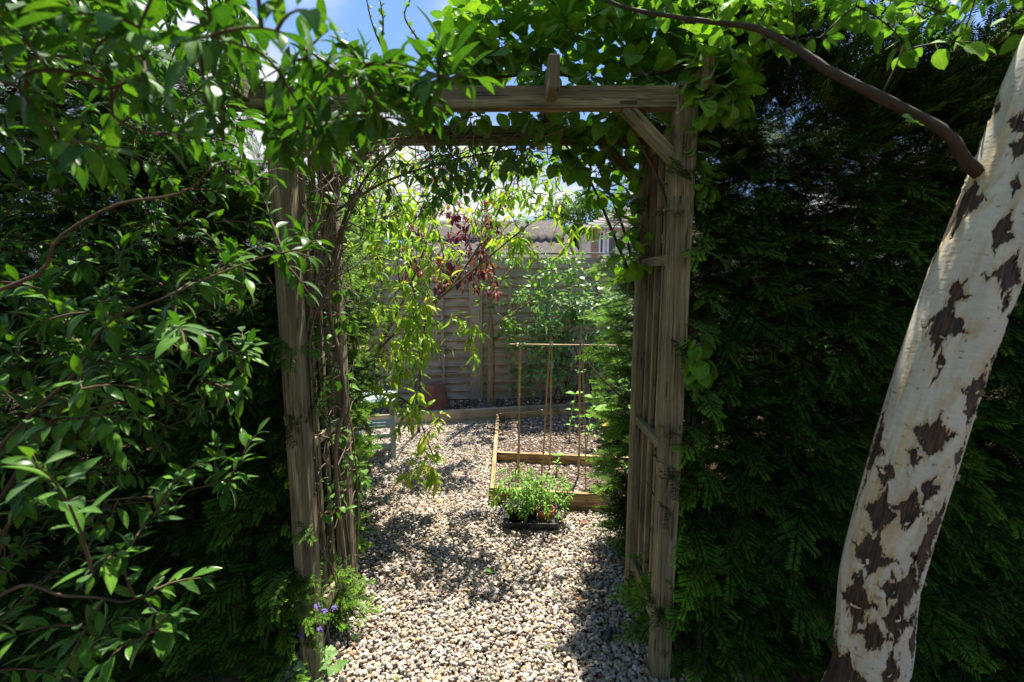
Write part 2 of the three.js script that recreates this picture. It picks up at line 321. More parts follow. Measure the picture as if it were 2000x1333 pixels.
// soil surfaces
function soilSheet(name, corners, y, amp, color, seed, label) {
  const n = 90, pos = [], uv = [], idx = [];
  for (let j = 0; j <= n; j++) for (let i = 0; i <= n; i++) {
    const p = corners[0].clone().lerp(corners[1], i / n).lerp(corners[3].clone().lerp(corners[2], i / n), j / n);
    pos.push(p.x, y + amp * (fbm(p.x * 7 + seed, p.z * 7, 3, 5) - 0.5) * 2, p.z); uv.push(p.x * 1.3, p.z * 1.3);
  }
  for (let j = 0; j < n; j++) for (let i = 0; i < n; i++) { const a = j * (n + 1) + i, b = a + n + 1; idx.push(a, a + 1, b, b, a + 1, b + 1); }
  const g = new THREE.BufferGeometry(); g.setAttribute('position', new THREE.Float32BufferAttribute(pos, 3)); g.setAttribute('uv', new THREE.Float32BufferAttribute(uv, 2)); g.setIndex(idx); g.computeVertexNormals();
  return structure(name, g, std({ map: soilTex, bumpMap: soilTex, bumpScale: 0.006, color: lin(...color), roughness: 1 }));
}
const soilY = 0.062;
soilSheet('soil', [bedA, bedB, bedC, bedD], soilY, 0.018, [0.85, 0.72, 0.64], 3);
soilSheet('soil_border', [V(-3.6, 0, backZ(-3.6) - 0.02), V(4, 0, backZ(4) - 0.02), V(4, 0, fenceZ(4) - 0.1), V(-3.6, 0, fenceZ(-3.6) - 0.1)], 0.09, 0.02, [0.62, 0.55, 0.5], 8);
{
  const R = rng(91), pts = [], pts2 = [];
  const put = (list, n, a, b, c, d, y, amp, seed) => { for (let i = 0; i < n; i++) { const q = R(), p = a.clone().lerp(b, q).lerp(d.clone().lerp(c, q), R()); p.y = y + amp * (fbm(p.x * 7 + seed, p.z * 7, 3, 5) - 0.5) * 2 + R() * 0.004; list.push(p); } };
  put(pts, 9000, bedA, bedB, bedC, bedD, soilY, 0.018, 3);
  put(pts2, 5000, V(-3.6, 0, backZ(-3.6) - 0.04), V(2.6, 0, backZ(2.6) - 0.04), V(2.6, 0, fenceZ(2.6) - 0.02), V(-3.6, 0, fenceZ(-3.6) - 0.02), 0.09, 0.02, 8);
  const gr = new THREE.Group(); gr.name = 'soil_crumbs'; gr.userData = { kind: 'stuff', label: 'crumbly brown soil with small stones in the beds', category: 'soil' }; scene.add(gr);
  const cols = [[0.16, 0.115, 0.085], [0.12, 0.085, 0.065], [0.22, 0.16, 0.12], [0.28, 0.22, 0.17], [0.14, 0.11, 0.09], [0.36, 0.30, 0.25]];
  scatter(gr, 'crumbs', 6, pts, [0.005, 0.016], cols); scatter(gr, 'crumbs', 7, pts2, [0.005, 0.018], cols.concat([[0.10, 0.075, 0.06], [0.09, 0.07, 0.055], [0.42, 0.36, 0.28]]));
}
//#END

//#SECTION arch
// ------------------------------------------------------------------ timber arch
const archX = [-0.7795, 0.5785], frontZ = -1.6385, rearZ = -2.0385;
{
  const t = thing('garden_arch', 'weathered timber garden arch with trellis sides standing over the gravel path', 'arch');
  for (const x of archX) for (const z of [frontZ, rearZ]) part(t, 'post', plank(0.070, 2.25, 0.070, 0.005), archWood, [x, 2.192 - 1.125, z]);
  for (const z of [frontZ, rearZ]) {
    part(t, 'beam', plank(1.66, 0.071, 0.044, 0.004), archWood, [-0.112, 2.1475, z]);
    for (const s of [-1, 1]) {
      const x = (s < 0 ? archX[0] : archX[1]) - s * (0.0385 + 0.074), b = part(t, 'brace', plank(0.042, 0.25, 0.04, 0.004), archWood, [x, 2.034, z]); b.rotation.z = s * 0.80;
    }
  }
  for (const x of archX) for (const d of [-0.015, 0.012]) part(t, 'screw', new THREE.CylinderGeometry(0.0045, 0.0045, 0.006, 10), std({ color: lin(0.05, 0.045, 0.04), roughness: 0.5, metalness: 0.6 }), [x + d, 2.13 + d, frontZ + 0.036], [Math.PI / 2, 0, 0]);
  for (const x of [-0.88, -0.376, 0.129, 0.640]) part(t, 'rafter', plank(0.036, 0.10, 0.70, 0.005), archWood, [x, 2.182, -1.86], [0, (x > 0.5 ? -0.10 : 0), 0]);
  for (const x of archX) {
    const s = Math.sign(x), span = frontZ - rearZ - 0.077, zc = (frontZ + rearZ) / 2;
    for (const y of [0.24, 0.93, 1.62, 2.06]) part(t, 'trellis_rail', plank(0.024, y < 0.5 ? 0.062 : 0.036, span, 0.003), archWood, [x - s * 0.016, y, zc]);
    for (const dz of [-0.13, -0.045, 0.045, 0.13]) part(t, 'trellis_slat', plank(0.018, 1.86, 0.026, 0.002), archWood, [x + s * 0.0055, 1.13, zc + dz]);
  }
}
//#END

//#SECTION beds
// ------------------------------------------------------------------ timber edged beds
function board(t, a, b, h, y0, th, mat, name = 'board') {
  const L = a.distanceTo(b), m = part(t, name, plank(L, h, th, 0.004), mat, [(a.x + b.x) / 2, y0 + h / 2, (a.z + b.z) / 2]); m.rotation.y = -Math.atan2(b.z - a.z, b.x - a.x); return m;
}
{
  const t = thing('raised_bed', 'low timber raised bed of brown soil split by a cross board', 'raised bed');
  board(t, V(-0.12, 0, -3.05), bedB, 0.135, -0.01, 0.032, bedWood, 'board');
  board(t, V(-0.136, 0, -3.02), V(-0.152, 0, -4.80), 0.142, -0.01, 0.03, bedWood, 'board');
  board(t, V(-0.13, 0, -4.78), bedC, 0.15, -0.01, 0.032, bedWood, 'board');
  board(t, bedB, V(1.44, 0, -5.2), 0.138, -0.01, 0.03, bedWood, 'board');
  board(t, V(-0.124, 0, -3.66), V(1.33, 0, -3.50), 0.10, 0.045, 0.034, bedWood, 'cross_board');
  part(t, 'corner_stake', plank(0.045, 0.17, 0.045), bedWood, [-0.098, 0.065, -4.745]);
  part(t, 'corner_stake', plank(0.045, 0.13, 0.045), bedWood, [-0.096, 0.045, -3.095]);
}
{
  const t = thing('border_edging', 'long timber sleeper edging the planted border below the fence', 'edging');
  for (const [a, b] of [[-3.6, -1.26], [-1.255, 0.62], [0.625, 2.4]]) board(t, V(a, 0, backZ(a)), V(b, 0, backZ(b)), 0.165 + 0.004 * a, -0.02, 0.05, fenceWoods[2], 'board');
}
//#END

//#SECTION fence
// ------------------------------------------------------------------ lap fence
{
  const t = thing('lap_fence', 'weathered grey lap panel fence behind the border, topped by a capping rail', 'fence'), R = rng(12);
  const ux = 1 / Math.hypot(1, 0.11), dir = V(ux, 0, -0.11 * ux), turn = Math.atan2(0.11, 1);
  const P = (x, y, off = 0) => V(x, y, fenceZ(x)).add(V(0.11 * ux, 0, ux).multiplyScalar(off));
  const posts = [-4.98, -3.46, -1.94, -0.44, 1.13, 2.65, 4.17];
  const top = [1.80, 1.80, 1.81, 1.85, 1.81, 1.80];
  posts.forEach((x, i) => part(t, 'post', plank(0.10, (top[Math.min(i, 5)]) + 0.06, 0.12, 0.006), fenceWoods[0], P(x, (top[Math.min(i, 5)]) / 2 + 0.0).toArray(), [0, turn, 0]));
  const wavy = [0, 1, 2, 3].map((k) => {   // waney-edged boards
    const n = 28, pos = [], uv = [], idx = [], h = 0.125;
    for (let i = 0; i <= n; i++) {
      const s = i / n - 0.5, lo = -h / 2 + 0.022 * (fbm(s * 5 + k * 9 + 20, 3, 1, 3) - 0.5), hi = h / 2;
      for (const [y, z] of [[hi, 0.003], [lo, 0.013], [lo, -0.009], [hi, -0.005]]) { pos.push(s, y, z); uv.push(y + k * 0.21 + z, s * 1.44 + k * 0.37); }
    }
    for (let i = 0; i < n; i++) for (let q = 0; q < 4; q++) { const a = i * 4 + q, b = i * 4 + (q + 1) % 4, c = a + 4, d = b + 4; idx.push(a, b, c, c, b, d); }
    for (const e of [0, n * 4]) e ? idx.push(e, e + 1, e + 2, e, e + 2, e + 3) : idx.push(0, 2, 1, 0, 3, 2);
    let g = new THREE.BufferGeometry(); g.setAttribute('position', new THREE.Float32BufferAttribute(pos, 3)); g.setAttribute('uv', new THREE.Float32BufferAttribute(uv, 2)); g.setIndex(idx);
    g = g.toNonIndexed(); g.computeVertexNormals(); return g;
  });
  for (let i = 0; i < 6; i++) {
    const x0 = posts[i] + 0.035, x1 = posts[i + 1] - 0.035, xc = (x0 + x1) / 2, L = (x1 - x0) / ux, H = top[i];
    const pn = new THREE.Group(); pn.name = 'panel'; pn.position.copy(P(xc, 0)); pn.rotation.y = turn; t.add(pn);
    const n = 16; for (let k = 0; k < n; k++) {
      const b = part(pn, 'board', wavy[Math.floor(R() * 4)], fenceWoods[Math.floor(R() * 4)], [0, 0.16 + k * (H - 0.26) / (n - 1), 0.004 + 0.002 * R()]);
      b.scale.set(L * (R() < 0.5 ? -1 : 1), 1, 1); b.rotation.set(-0.16 + 0.02 * (R() - 0.5), 0, (R() - 0.5) * 0.006);
    }
    for (const q of [-0.485, -0.25, -0.0, 0.25, 0.485]) part(pn, 'batten', plank(0.036, H - 0.13, 0.024, 0.002), fenceWoods[Math.floor(R() * 4)], [q * L, (H + 0.02) / 2, 0.042]);
    part(pn, 'cap_rail', plank(L + 0.06, 0.024, 0.065, 0.004), fenceWoods[0], [0, H + 0.012, 0]);
    part(pn, 'gravel_board', plank(L, 0.10, 0.022, 0.003), fenceWoods[3], [0, 0.062, -0.002]);
  }
}
//#END

//#SECTION hedges
// ------------------------------------------------------------------ yew
const yewMat = new THREE.MeshPhysicalMaterial({ vertexColors: true, roughness: 0.8, specularIntensity: 0.3, side: THREE.DoubleSide });
const yewThin = new THREE.MeshPhysicalMaterial({ vertexColors: true, roughness: 0.95, specularIntensity: 0.3, transmission: 0.35, thickness: 0, side: THREE.DoubleSide });
function yewSpray(seed, L, freshLit) {
  const R = rng(seed), pos = [], col = [], nor = [], idx = [];
  const tri = (p, d, n, l, w, c) => { const s = d.clone().cross(n).normalize(), b = pos.length / 3, m = p.clone().addScaledVector(d, l * 0.45), e = p.clone().addScaledVector(d, l).addScaledVector(n, -l * 0.12); const a1 = m.clone().addScaledVector(s, w), a2 = m.clone().addScaledVector(s, -w); for (const q of [p, a1, a2, e]) { pos.push(q.x, q.y, q.z); nor.push(n.x, n.y, n.z); col.push(...c); } idx.push(b, b + 1, b + 2, b + 1, b + 3, b + 2); };
  const shoot = (p0, d0, l, young) => {
    let p = p0.clone(), d = d0.clone(); const n = V(0, 0, 1), st = 0.0052, cnt = Math.round(l / st), r = 0.0011;
    const b0 = pos.length / 3;
    for (let i = 0; i < cnt; i++) {
      const t = i / cnt, side = V(d.y, -d.x, 0).normalize(), nl = 0.019 * (t < 0.12 ? 0.55 + t * 3.5 : t > 0.8 ? 1.0 - (t - 0.8) * 2.2 : 1) * (0.85 + 0.3 * R()), y = young * (0.55 + 0.6 * t);
      const c = [mix(0.010, 0.21, y), mix(0.024, 0.42, y), mix(0.005, 0.022, y)].map((q) => q * (0.8 + 0.4 * R()));
      for (const k of [-1, 1]) { const dn = d.clone().multiplyScalar(0.45 + 0.4 * t + 0.2 * R()).addScaledVector(side, k).normalize(); dn.z += (R() - 0.35) * 0.35; tri(p, dn.normalize(), V((R() - 0.5) * 0.5, (R() - 0.5) * 0.5, 1).normalize(), nl, 0.0019, c); }
      const q = p.clone().addScaledVector(d, st), s2 = side.clone().multiplyScalar(r * (1 - t * 0.6)), b = pos.length / 3, sc = young > 0.5 ? [0.10, 0.16, 0.04] : [0.12, 0.07, 0.04];
      for (const v of [p.clone().add(s2), p.clone().sub(s2), q.clone().add(s2), q.clone().sub(s2)]) { pos.push(v.x, v.y, v.z); nor.push(0, 0, 1); col.push(...sc); } idx.push(b, b + 1, b + 2, b + 2, b + 1, b + 3);
      p = q; d = d.clone().add(V((R() - 0.5) * 0.06, (R() - 0.5) * 0.06, -0.010)).normalize();
    }
    return p;
  };
  let p = V(0, 0, 0), d = V(0, 1, 0); const ns = 5;
  for (let i = 0; i < ns; i++) {
    const t = i / ns, l = L / ns; shoot(p, d, l, freshLit * t); p = p.clone().addScaledVector(d, l);
    if (i < ns - 1) for (const k of [-1, 1]) if (R() < 0.85) shoot(p.clone().addScaledVector(d, -l * R() * 0.5), V(k * (0.75 + 0.3 * R()), 0.9, (R() - 0.5) * 0.4).normalize(), L * (0.42 - 0.05 * i) * (0.7 + 0.5 * R()), freshLit * (0.5 + 0.5 * R()));
    d = d.clone().add(V((R() - 0.5) * 0.25, 0, -0.06)).normalize();
  }
  shoot(p, d, L * 0.22, freshLit);
  const g = new THREE.BufferGeometry(); g.setAttribute('position', new THREE.Float32BufferAttribute(pos, 3)); g.setAttribute('normal', new THREE.Float32BufferAttribute(nor, 3)); g.setAttribute('color', new THREE.Float32BufferAttribute(col, 3)); g.setAttribute('uv', new THREE.Float32BufferAttribute(new Float32Array(pos.length / 3 * 2), 2)); g.setIndex(idx); return g;
}
const yewGeos = [yewSpray(1, 0.17, 0.14), yewSpray(2, 0.19, 0.3), yewSpray(3, 0.14, 0.5), yewSpray(4, 0.2, 0.05), yewSpray(8, 0.12, 0.2)], yewLit = [yewSpray(5, 0.15, 0.7), yewSpray(6, 0.18, 0.95), yewSpray(7, 0.13, 0.8)];  // darker set for shaded hedges, brighter set for sunlit sprays: light painted into colour
const yewMats0 = [[1, 1, 1], [0.8, 0.85, 0.8], [1.15, 1.1, 1]], yewMats = { cols: yewMats0, list: [yewMat, yewMat, yewMat], white: yewMat }, yewLitMats = { cols: yewMats0, list: [yewThin, yewThin, yewThin], white: yewThin };
function yewHedge(t, seed, n, x0, x1, zBack, zFront, topAt, extra = [], most = 200, freshLit = false) {
  const R = rng(seed), bright = []; let list = [];
  const zc = (zBack + zFront) / 2, hz = (zFront - zBack) / 2;
  const add = (p, D, s) => { const N = V((R() - 0.5) * 1.1, 0.75 + 0.3 * R(), 0.55 + (R() - 0.5) * 1.1); list.push({ m: leafMatrix(p, D, N, s), s: s * 0.18 }); };
  for (let i = 0; i < n; i++) {
    const x = mix(x0, x1, R()), H = topAt(x), low = R() < 0.16, y = low ? R() * 0.5 : Math.pow(R(), 0.66) * H, k = R(), z = zc + hz * (k < 0.42 ? 1 - 0.35 * R() * R() : k < 0.66 ? -1 + 0.4 * R() : (R() * 2 - 1)) * (0.92 + 0.16 * vnoise(x * 5, y * 5, seed)) + (low ? 0.1 * R() : 0);
    const D = V((R() - 0.5) * 1.4, (R() - 0.6) * 1.1 + (y > H - 0.25 ? 1.0 : 0.05), z > zc ? 0.9 : -0.9); if (y < 0.3) D.y += 0.3;
    add(V(x, y, z), D.normalize(), mix(0.75, 1.25, R()) * (k < 0.42 ? 1 : 1.35));
  }
  const main = list; list = bright;
  for (const e of extra) for (let i = 0; i < e.n; i++) add(V(e.p[0] + (R() - 0.5) * e.r[0], e.p[1] + (R() - 0.5) * e.r[1], e.p[2] + (R() - 0.5) * e.r[2]), V(e.d[0] + (R() - 0.5) * 0.9, e.d[1] + (R() - 0.5) * 0.7, e.d[2] + (R() - 0.5) * 0.9).normalize(), mix(0.7, 1.15, R()));
  foliage(t, freshLit ? yewLit : yewGeos, freshLit ? yewLitMats : yewMats, main, most, 'spray'); if (bright.length) foliage(t, yewLit, yewLitMats, bright, 70, 'spray');
  for (let x = x0 + 0.12, i = 0; x < x1; x += 0.38, i++) {
    const H = topAt(x) * 0.93, pts = [V(x, -0.02, zc + (R() - 0.5) * 0.2)]; for (let k = 1; k <= 5; k++) pts.push(V(x + (R() - 0.5) * 0.22, H * k / 5, zc + (R() - 0.5) * 0.3));
    part(t, 'stem', tube(pts, 0.028, 0.006, 7, 24, 0.3), barkMat);
    const br = []; for (let k = 0; k < 16; k++) { const q = pts[1 + k % 4], a = R() * 6.28, e = V(q.x + Math.cos(a) * 0.35, q.y + 0.18 + R() * 0.2, q.z + Math.sin(a) * hz * 1.1); br.push(tube([q, q.clone().lerp(e, 0.5).add(V(0, -0.03, 0)), e], 0.007, 0.002, 5, 6)); }
    part(t, 'twigs', mergeGeometries(br), barkMat).userData.kind = 'stuff';
  }
}
yewHedge(thing('yew_hedge', 'tall dark clipped yew hedge behind the leaning white birch trunk', 'hedge'), 21, 9400, 0.66, 3.1, -2.5, -1.72, (x) => 2.32 + 0.1 * Math.sin(x * 3) + (x > 1.7 ? 0.15 : 0), [
  { n: 80, p: [0.66, 1.25, -2.5], r: [0.16, 1.5, 0.3], d: [-0.9, 0.05, 0.1] },
  { n: 80, p: [0.68, 0.8, -2.55], r: [0.18, 1.5, 0.35], d: [-0.8, 0.1, -0.2] },
  { n: 16, p: [0.70, 0.42, -1.67], r: [0.1, 0.8, 0.08], d: [-0.7, -0.1, 0.5] },
  { n: 18, p: [0.66, 0.25, -1.85], r: [0.08, 0.45, 0.3], d: [-1, 0.0, 0.2] },
  { n: 12, p: [0.70, 1.35, -1.68], r: [0.06, 1.0, 0.06], d: [-0.4, -0.1, 0.7] },
], 230);
yewHedge(thing('yew_hedge', 'dark yew hedge in the shadow behind the large leaved foreground shrub', 'hedge'), 22, 6000, -3.2, -0.84, -2.4, -1.74, (x) => (x < -1.4 ? 2.45 : 1.86) + 0.12 * Math.sin(x * 4 + 1), [
  { n: 16, p: [-0.86, 0.35, -1.62], r: [0.1, 0.6, 0.1], d: [0.5, -0.1, 0.6] },
  { n: 26, p: [-0.95, 1.95, -2.0], r: [0.2, 0.5, 0.4], d: [0.1, 0.9, 0.2] },
  { n: 28, p: [-0.90, 0.5, -2.25], r: [0.1, 0.9, 0.2], d: [0.9, 0.1, 0.1] },
  { n: 14, p: [-0.82, 0.16, -1.85], r: [0.06, 0.32, 0.24], d: [0.9, 0.35, 0.25] },
  { n: 32, p: [-0.90, 1.3, -2.25], r: [0.12, 1.2, 0.2], d: [0.8, 0.1, 0.1] },
], 230);
yewHedge(thing('yew_bush', 'sunlit feathery yew bush beside the path just past the arch', 'bush'), 23, 1800, -2.1, -1.2, -3.2, -2.45, (x) => 1.6 + 0.25 * Math.sin(x * 5), [{ n: 170, p: [-1.1, 1.15, -2.75], r: [0.25, 0.85, 0.6], d: [0.8, 0.15, 0.2] }], 200, true);
//#END

//#SECTION birch
// ------------------------------------------------------------------ birch
const birchAxis = new THREE.CatmullRomCurve3([V(0.83, -0.03, -1.15), spot(1690, 1333, -1.15), spot(1718, 1130, -1.15), spot(1764, 960, -1.15), spot(1845, 700, -1.15), spot(1925, 480, -1.15), spot(1995, 320, -1.15), spot(2070, 120, -1.14), V(1.42, 2.6, -1.1), V(1.56, 3.4, -1.05), V(1.60, 4.6, -0.95)]);
{
  const t = thing('birch_tree', 'leaning birch tree with white bark split by dark brown fissures', 'tree'), R = rng(55);
  const Ltot = birchAxis.getLength(), len = 2.75, circ = 0.65;
  // dark fissures where the white bark has torn: [angle in turns, height in metres along the trunk, half width, half height]
  const tears = [], track = []; for (let k = 0; k <= 400; k++) { const q = birchAxis.getPointAt(k / 400 * len / Ltot), c = Math.cos(PITCH), n = Math.sin(PITCH), y = q.y - EYE, d = -q.z * c - y * n; track.push([1000 + 905 * q.x / d, 666.5 - 905 * (y * c - q.z * n) / d, k / 400 * len]); }
  // as surveyed on the visible face: [across, down, half width, half height]
  for (const [px, py, hw, hh] of [[1895, 450, 14, 34], [1895, 543, 44, 30], [1905, 578, 13, 22], [1825, 565, 8, 34], [1960, 240, 22, 45], [1940, 290, 15, 28], [1922, 365, 6, 14], [1800, 625, 18, 52], [1930, 630, 20, 34], [1982, 520, 8, 20], [1955, 585, 10, 28], [1990, 425, 24, 10], [1852, 752, 38, 44], [1840, 787, 15, 26], [1895, 707, 18, 38], [1880, 767, 24, 18], [1872, 800, 13, 38], [1770, 822, 34, 38], [1742, 862, 10, 20], [1825, 877, 15, 52], [1822, 942, 10, 38], [1785, 697, 6, 34], [1700, 902, 10, 26], [1760, 927, 16, 34], [1725, 962, 30, 34], [1685, 977, 14, 62], [1782, 997, 24, 50], [1755, 1047, 26, 54], [1720, 1107, 38, 46], [1665, 1057, 24, 38], [1685, 1117, 20, 28], [1640, 1152, 20, 52], [1697, 1172, 24, 54], [1655, 1207, 26, 34], [1690, 1267, 22, 62], [1750, 1217, 26, 54], [1780, 1137, 16, 44], [1740, 1167, 20, 24], [1625, 1287, 22, 40], [1750, 1312, 28, 30], [1785, 1052, 8, 34]]) {
    let b = track[0], bd = 1e9; for (const q of track) { const d = (q[0] - px) ** 2 + (q[1] - py) ** 2; if (d < bd) { bd = d; b = q; } }
    const side = clamp(Math.sign(px - b[0]) * Math.sqrt(bd) / 78, -0.97, 0.97), a = Math.asin(side); tears.push([a / (2 * Math.PI), b[2], hw / 905 * 1.08 / Math.max(0.45, Math.cos(a)), hh / 905 * 1.15]);
  }
  for (let i = 0; i < 34; i++) tears.push([0.25 + R() * 0.5, 0.1 + R() * 2.2, 0.02 + R() * 0.04, 0.05 + R() * 0.12]);
  let halo = 0; const tear = (u, v) => {   // 0 bark .. 1 fissure
    let m = 0; halo = 0; const nz = 0.22 * (vnoise(u * 260, v * 120, 3) - 0.5), wx = (fbm(u * 30 + 9, v * 26, 2, 4) - 0.5) * 0.042, wy = (fbm(u * 26, v * 18 + 8, 5, 4) - 0.5) * 0.055;
    for (const [a, h, rw, rh] of tears) { let du = u - a; du -= Math.round(du); const dy = v - h + wy; if (Math.abs(dy) > rh * 2) continue; const x = (du * circ + wx) / rw, y = dy / rh, d = Math.pow(Math.abs(x) * 0.8, 0.62) + Math.pow(Math.abs(y) * 0.75, 0.72) + nz; m = Math.max(m, sstep(1.05, 0.97, d)); halo = Math.max(halo, sstep(1.4, 1.03, d)); }
    return m;
  };
  const TW = 1024, TH = 2048, bump = new Uint8Array(TW * TH * 4);
  const map = texture(TW, TH, (x, y) => {
    const u = x / TW, v = y / TH * len, e = tear(u, v), a = u * 6.283, cx = Math.cos(a) * 4, cz = Math.sin(a) * 4;
    const line = fbm(cx * 1.3, v * 160, cz * 1.3, 3), blot = fbm(cx + 20, v * 7, cz + 20, 4), fine = vnoise(x / 2.2, y / 1.6), lent = sstep(0.86, 0.90, vnoise(cx * 1.7 + 30, v * 130, cz * 1.7 + 3)), curl = sstep(0.60, 0.66, fbm(cx + 5, v * 5, cz + 9, 3));
    const ws = 0.86 + 0.10 * (line - 0.5) + 0.2 * (blot - 0.5) + 0.05 * fine;
    let c = [0.83 * ws, mix(0.805, 0.76, curl) * ws, mix(0.72, 0.60, curl) * ws]; const st = sstep(0.56, 0.7, fbm(cx * 1.5 + 40, v * 12, cz * 1.5, 4)); c = [mix(c[0], 0.66, st * 0.5), mix(c[1], 0.57, st * 0.5), mix(c[2], 0.42, st * 0.5)];
    c = c.map((q, k) => mix(q, [0.36, 0.29, 0.22][k], lent * 0.45)); const tan = halo * sstep(0.35, 0.65, fbm(cx * 3 + 7, v * 30, cz * 3, 4)); c = c.map((q, k) => mix(q, [0.66, 0.54, 0.36][k], tan * 0.6));
    const bn = fbm(cx * 7, v * 45, cz * 7, 4), pl = sstep(0.45, 0.6, fbm(cx * 12, v * 22, cz * 12, 3)), bk = [0.05 + 0.27 * bn + 0.11 * pl, 0.04 + 0.20 * bn + 0.075 * pl, 0.03 + 0.135 * bn + 0.045 * pl];
    const i = (y * TW + x) * 4, hb = clamp(mix(0.72 + 0.1 * (line - 0.5) - lent * 0.1, 0.25 + 0.55 * (bn - 0.4), e)) * 255; bump[i] = bump[i + 1] = bump[i + 2] = hb; bump[i + 3] = 255;
    const rim = e > 0.02 && e < 0.9 ? 0.25 : 0; return c.map((q, k) => mix(q, bk[k], e) + rim * [0.5, 0.42, 0.28][k] * e);
  });
  const bm = new THREE.DataTexture(bump, TW, TH); bm.wrapS = bm.wrapT = THREE.RepeatWrapping; bm.magFilter = bm.minFilter = THREE.LinearFilter; bm.needsUpdate = true;
  const mat = std({ map, bumpMap: bm, bumpScale: 0.006, roughness: 0.75 });
  const nv = 330, nu = 144, pos = [], uv = [], idx = [];
  for (let j = 0; j <= nv; j++) {
    const v = j / nv * len, q = Math.min(1, (v) / Ltot), p = birchAxis.getPointAt(q), T = birchAxis.getTangentAt(q), B = V(0, 0, 1).addScaledVector(T, -T.z).normalize(), A = B.clone().cross(T);
    const r = mix(0.086, 0.086, clamp(v / 1.9)) * (v < 0.35 ? 1 + 0.25 * (0.35 - v) : 1) * (v > 1.9 ? 1 - (v - 1.9) * 0.22 : 1);
    for (let i = 0; i <= nu; i++) {
      const u = i / nu, a = u * Math.PI * 2, e = tear(u, v), rough = 0.006 * (fbm(Math.cos(a) * 3 + 9, v * 5, Math.sin(a) * 3, 3) - 0.5) - e * 0.0045 + e * (1 - e) * 0.012 + e * 0.006 * (fbm(Math.cos(a) * 22 + 9, v * 38, Math.sin(a) * 22, 3) - 0.5);
      const rr = r + rough; pos.push(p.x + (B.x * Math.cos(a) - A.x * Math.sin(a)) * rr, p.y + (B.y * Math.cos(a) - A.y * Math.sin(a)) * rr, p.z + (B.z * Math.cos(a) - A.z * Math.sin(a)) * rr); uv.push(u, j / nv);
    }
  }
  for (let j = 0; j < nv; j++) for (let i = 0; i < nu; i++) { const a = j * (nu + 1) + i, b = a + nu + 1; idx.push(a, b, a + 1, b, b + 1, a + 1); }
  const g = new THREE.BufferGeometry(); g.setAttribute('position', new THREE.Float32BufferAttribute(pos, 3)); g.setAttribute('uv', new THREE.Float32BufferAttribute(uv, 2)); g.setIndex(idx); g.computeVertexNormals();
  // orient outwards: the trunk's sample normal must point away from its axis
  part(t, 'trunk', g, mat);
  // curls of loose bark
  const curlMat = std({ color: lin(0.62, 0.54, 0.40), roughness: 0.7, side: THREE.DoubleSide });
  for (let i = 0; i < 46; i++) {
    const [a, h, rw, rh] = tears[Math.floor(R() * 41)], v = h + (R() - 0.5) * rh * 1.4, u = (a + (R() - 0.5) * rw * 1.6) * Math.PI * 2, p = birchAxis.getPointAt(v / Ltot), T = birchAxis.getTangentAt(v / Ltot);
    const O = V(Math.sin(u), 0, Math.cos(u)), w = 0.008 + R() * 0.022, hh = 0.004 + R() * 0.012, cg = new THREE.CylinderGeometry(w * 0.5, w * 0.45, hh, 6, 1, true, 0, 1.6 + R());
    const m = part(t, 'bark_curl', cg, curlMat, p.clone().addScaledVector(O, 0.0815).toArray()); m.rotation.set(R() * 0.6, u + (R() - 0.5), (R() - 0.5) * 0.8);
  }
  const upper = []; for (let i = 0; i <= 6; i++) upper.push(birchAxis.getPointAt(mix(len - 0.02, Ltot, i / 6) / Ltot));
  part(t, 'upper_trunk', tube(upper, 0.085, 0.03, 12, 24), mat);
  // limbs
  const L1 = [V(1.09, 1.822, -1.15), spot(1850, 262, -1.12), spot(1720, 190, -1.13), spot(1620, 138, -1.16), spot(1560, 98, -1.2), spot(1480, 56, -1.24), spot(1400, 44, -1.3), spot(1300, 30, -1.36), spot(1190, 2, -1.42), spot(1130, -60, -1.45)];
  part(t, 'branch', tube([V(1.17, 1.775, -1.16), ...L1], 0.0145, 0.0032, 10, 80, 0.4), stemDark);
  for (const [k, dx, dy] of [[2, 0.02, 0.10], [4, -0.05, 0.12], [5, 0.03, -0.07], [6, -0.05, 0.09]]) { const q = L1[k]; part(t, 'twig', tube([q, q.clone().add(V(dx * 0.5, dy * 0.5, 0.02)), q.clone().add(V(dx, dy, 0.03))], 0.003, 0.0012, 5, 8, 0.3), stemDark); }
  const nodes = L1.slice(5).concat(upper);
  for (const e of [[V(1.33, 3.1, -1.08), V(2.0, 3.4, -1.6), V(2.5, 3.15, -2.2)], [V(1.35, 3.3, -1.05), V(0.9, 3.7, -0.3), V(0.2, 3.6, 0.5)], [V(1.38, 3.8, -1.0), V(2.0, 4.2, -0.2), V(2.6, 4.0, 0.6)], [V(1.3, 2.9, -1.1), V(1.5, 3.2, -0.4), V(1.3, 3.3, 0.8)], [V(1.39, 4.1, -1.0), V(1.0, 4.6, -1.4), V(0.8, 4.9, -1.6)]]) { part(t, 'branch', tube(e, 0.025, 0.008, 7, 18), stemDark); nodes.push(...new THREE.CatmullRomCurve3(e).getPoints(8)); }
  const tips = [], leaves = [];
  for (let i = 0; i < 46; i++) tips.push(spot(1740 + R() * 330, -60 + R() * 150, -1.25 - R() * 0.9));          // hanging sprays, upper right corner
  for (let i = 0; i < 44; i++) tips.push(spot(1400 + R() * 380, -60 + R() * 170, -1.3 - R() * 0.5));
  for (let i = 0; i < 16; i++) tips.push(spot(1290 + R() * 260, -60 + R() * 80, -1.25 - R() * 0.3));
  for (let i = 0; i < 1500; i++) { const a = R() * 6.28, r = Math.sqrt(R()) * 2.4; const p = V(0.75 + Math.cos(a) * r, 2.7 + R() * 1.9, -0.1 + Math.sin(a) * r); if (!(inView(p, 120) && p.x < 1.2) && !(p.x < 0.4 && p.z < -0.9)) tips.push(p); }  // unseen crown overhead, thickened to keep sky light off the foreground
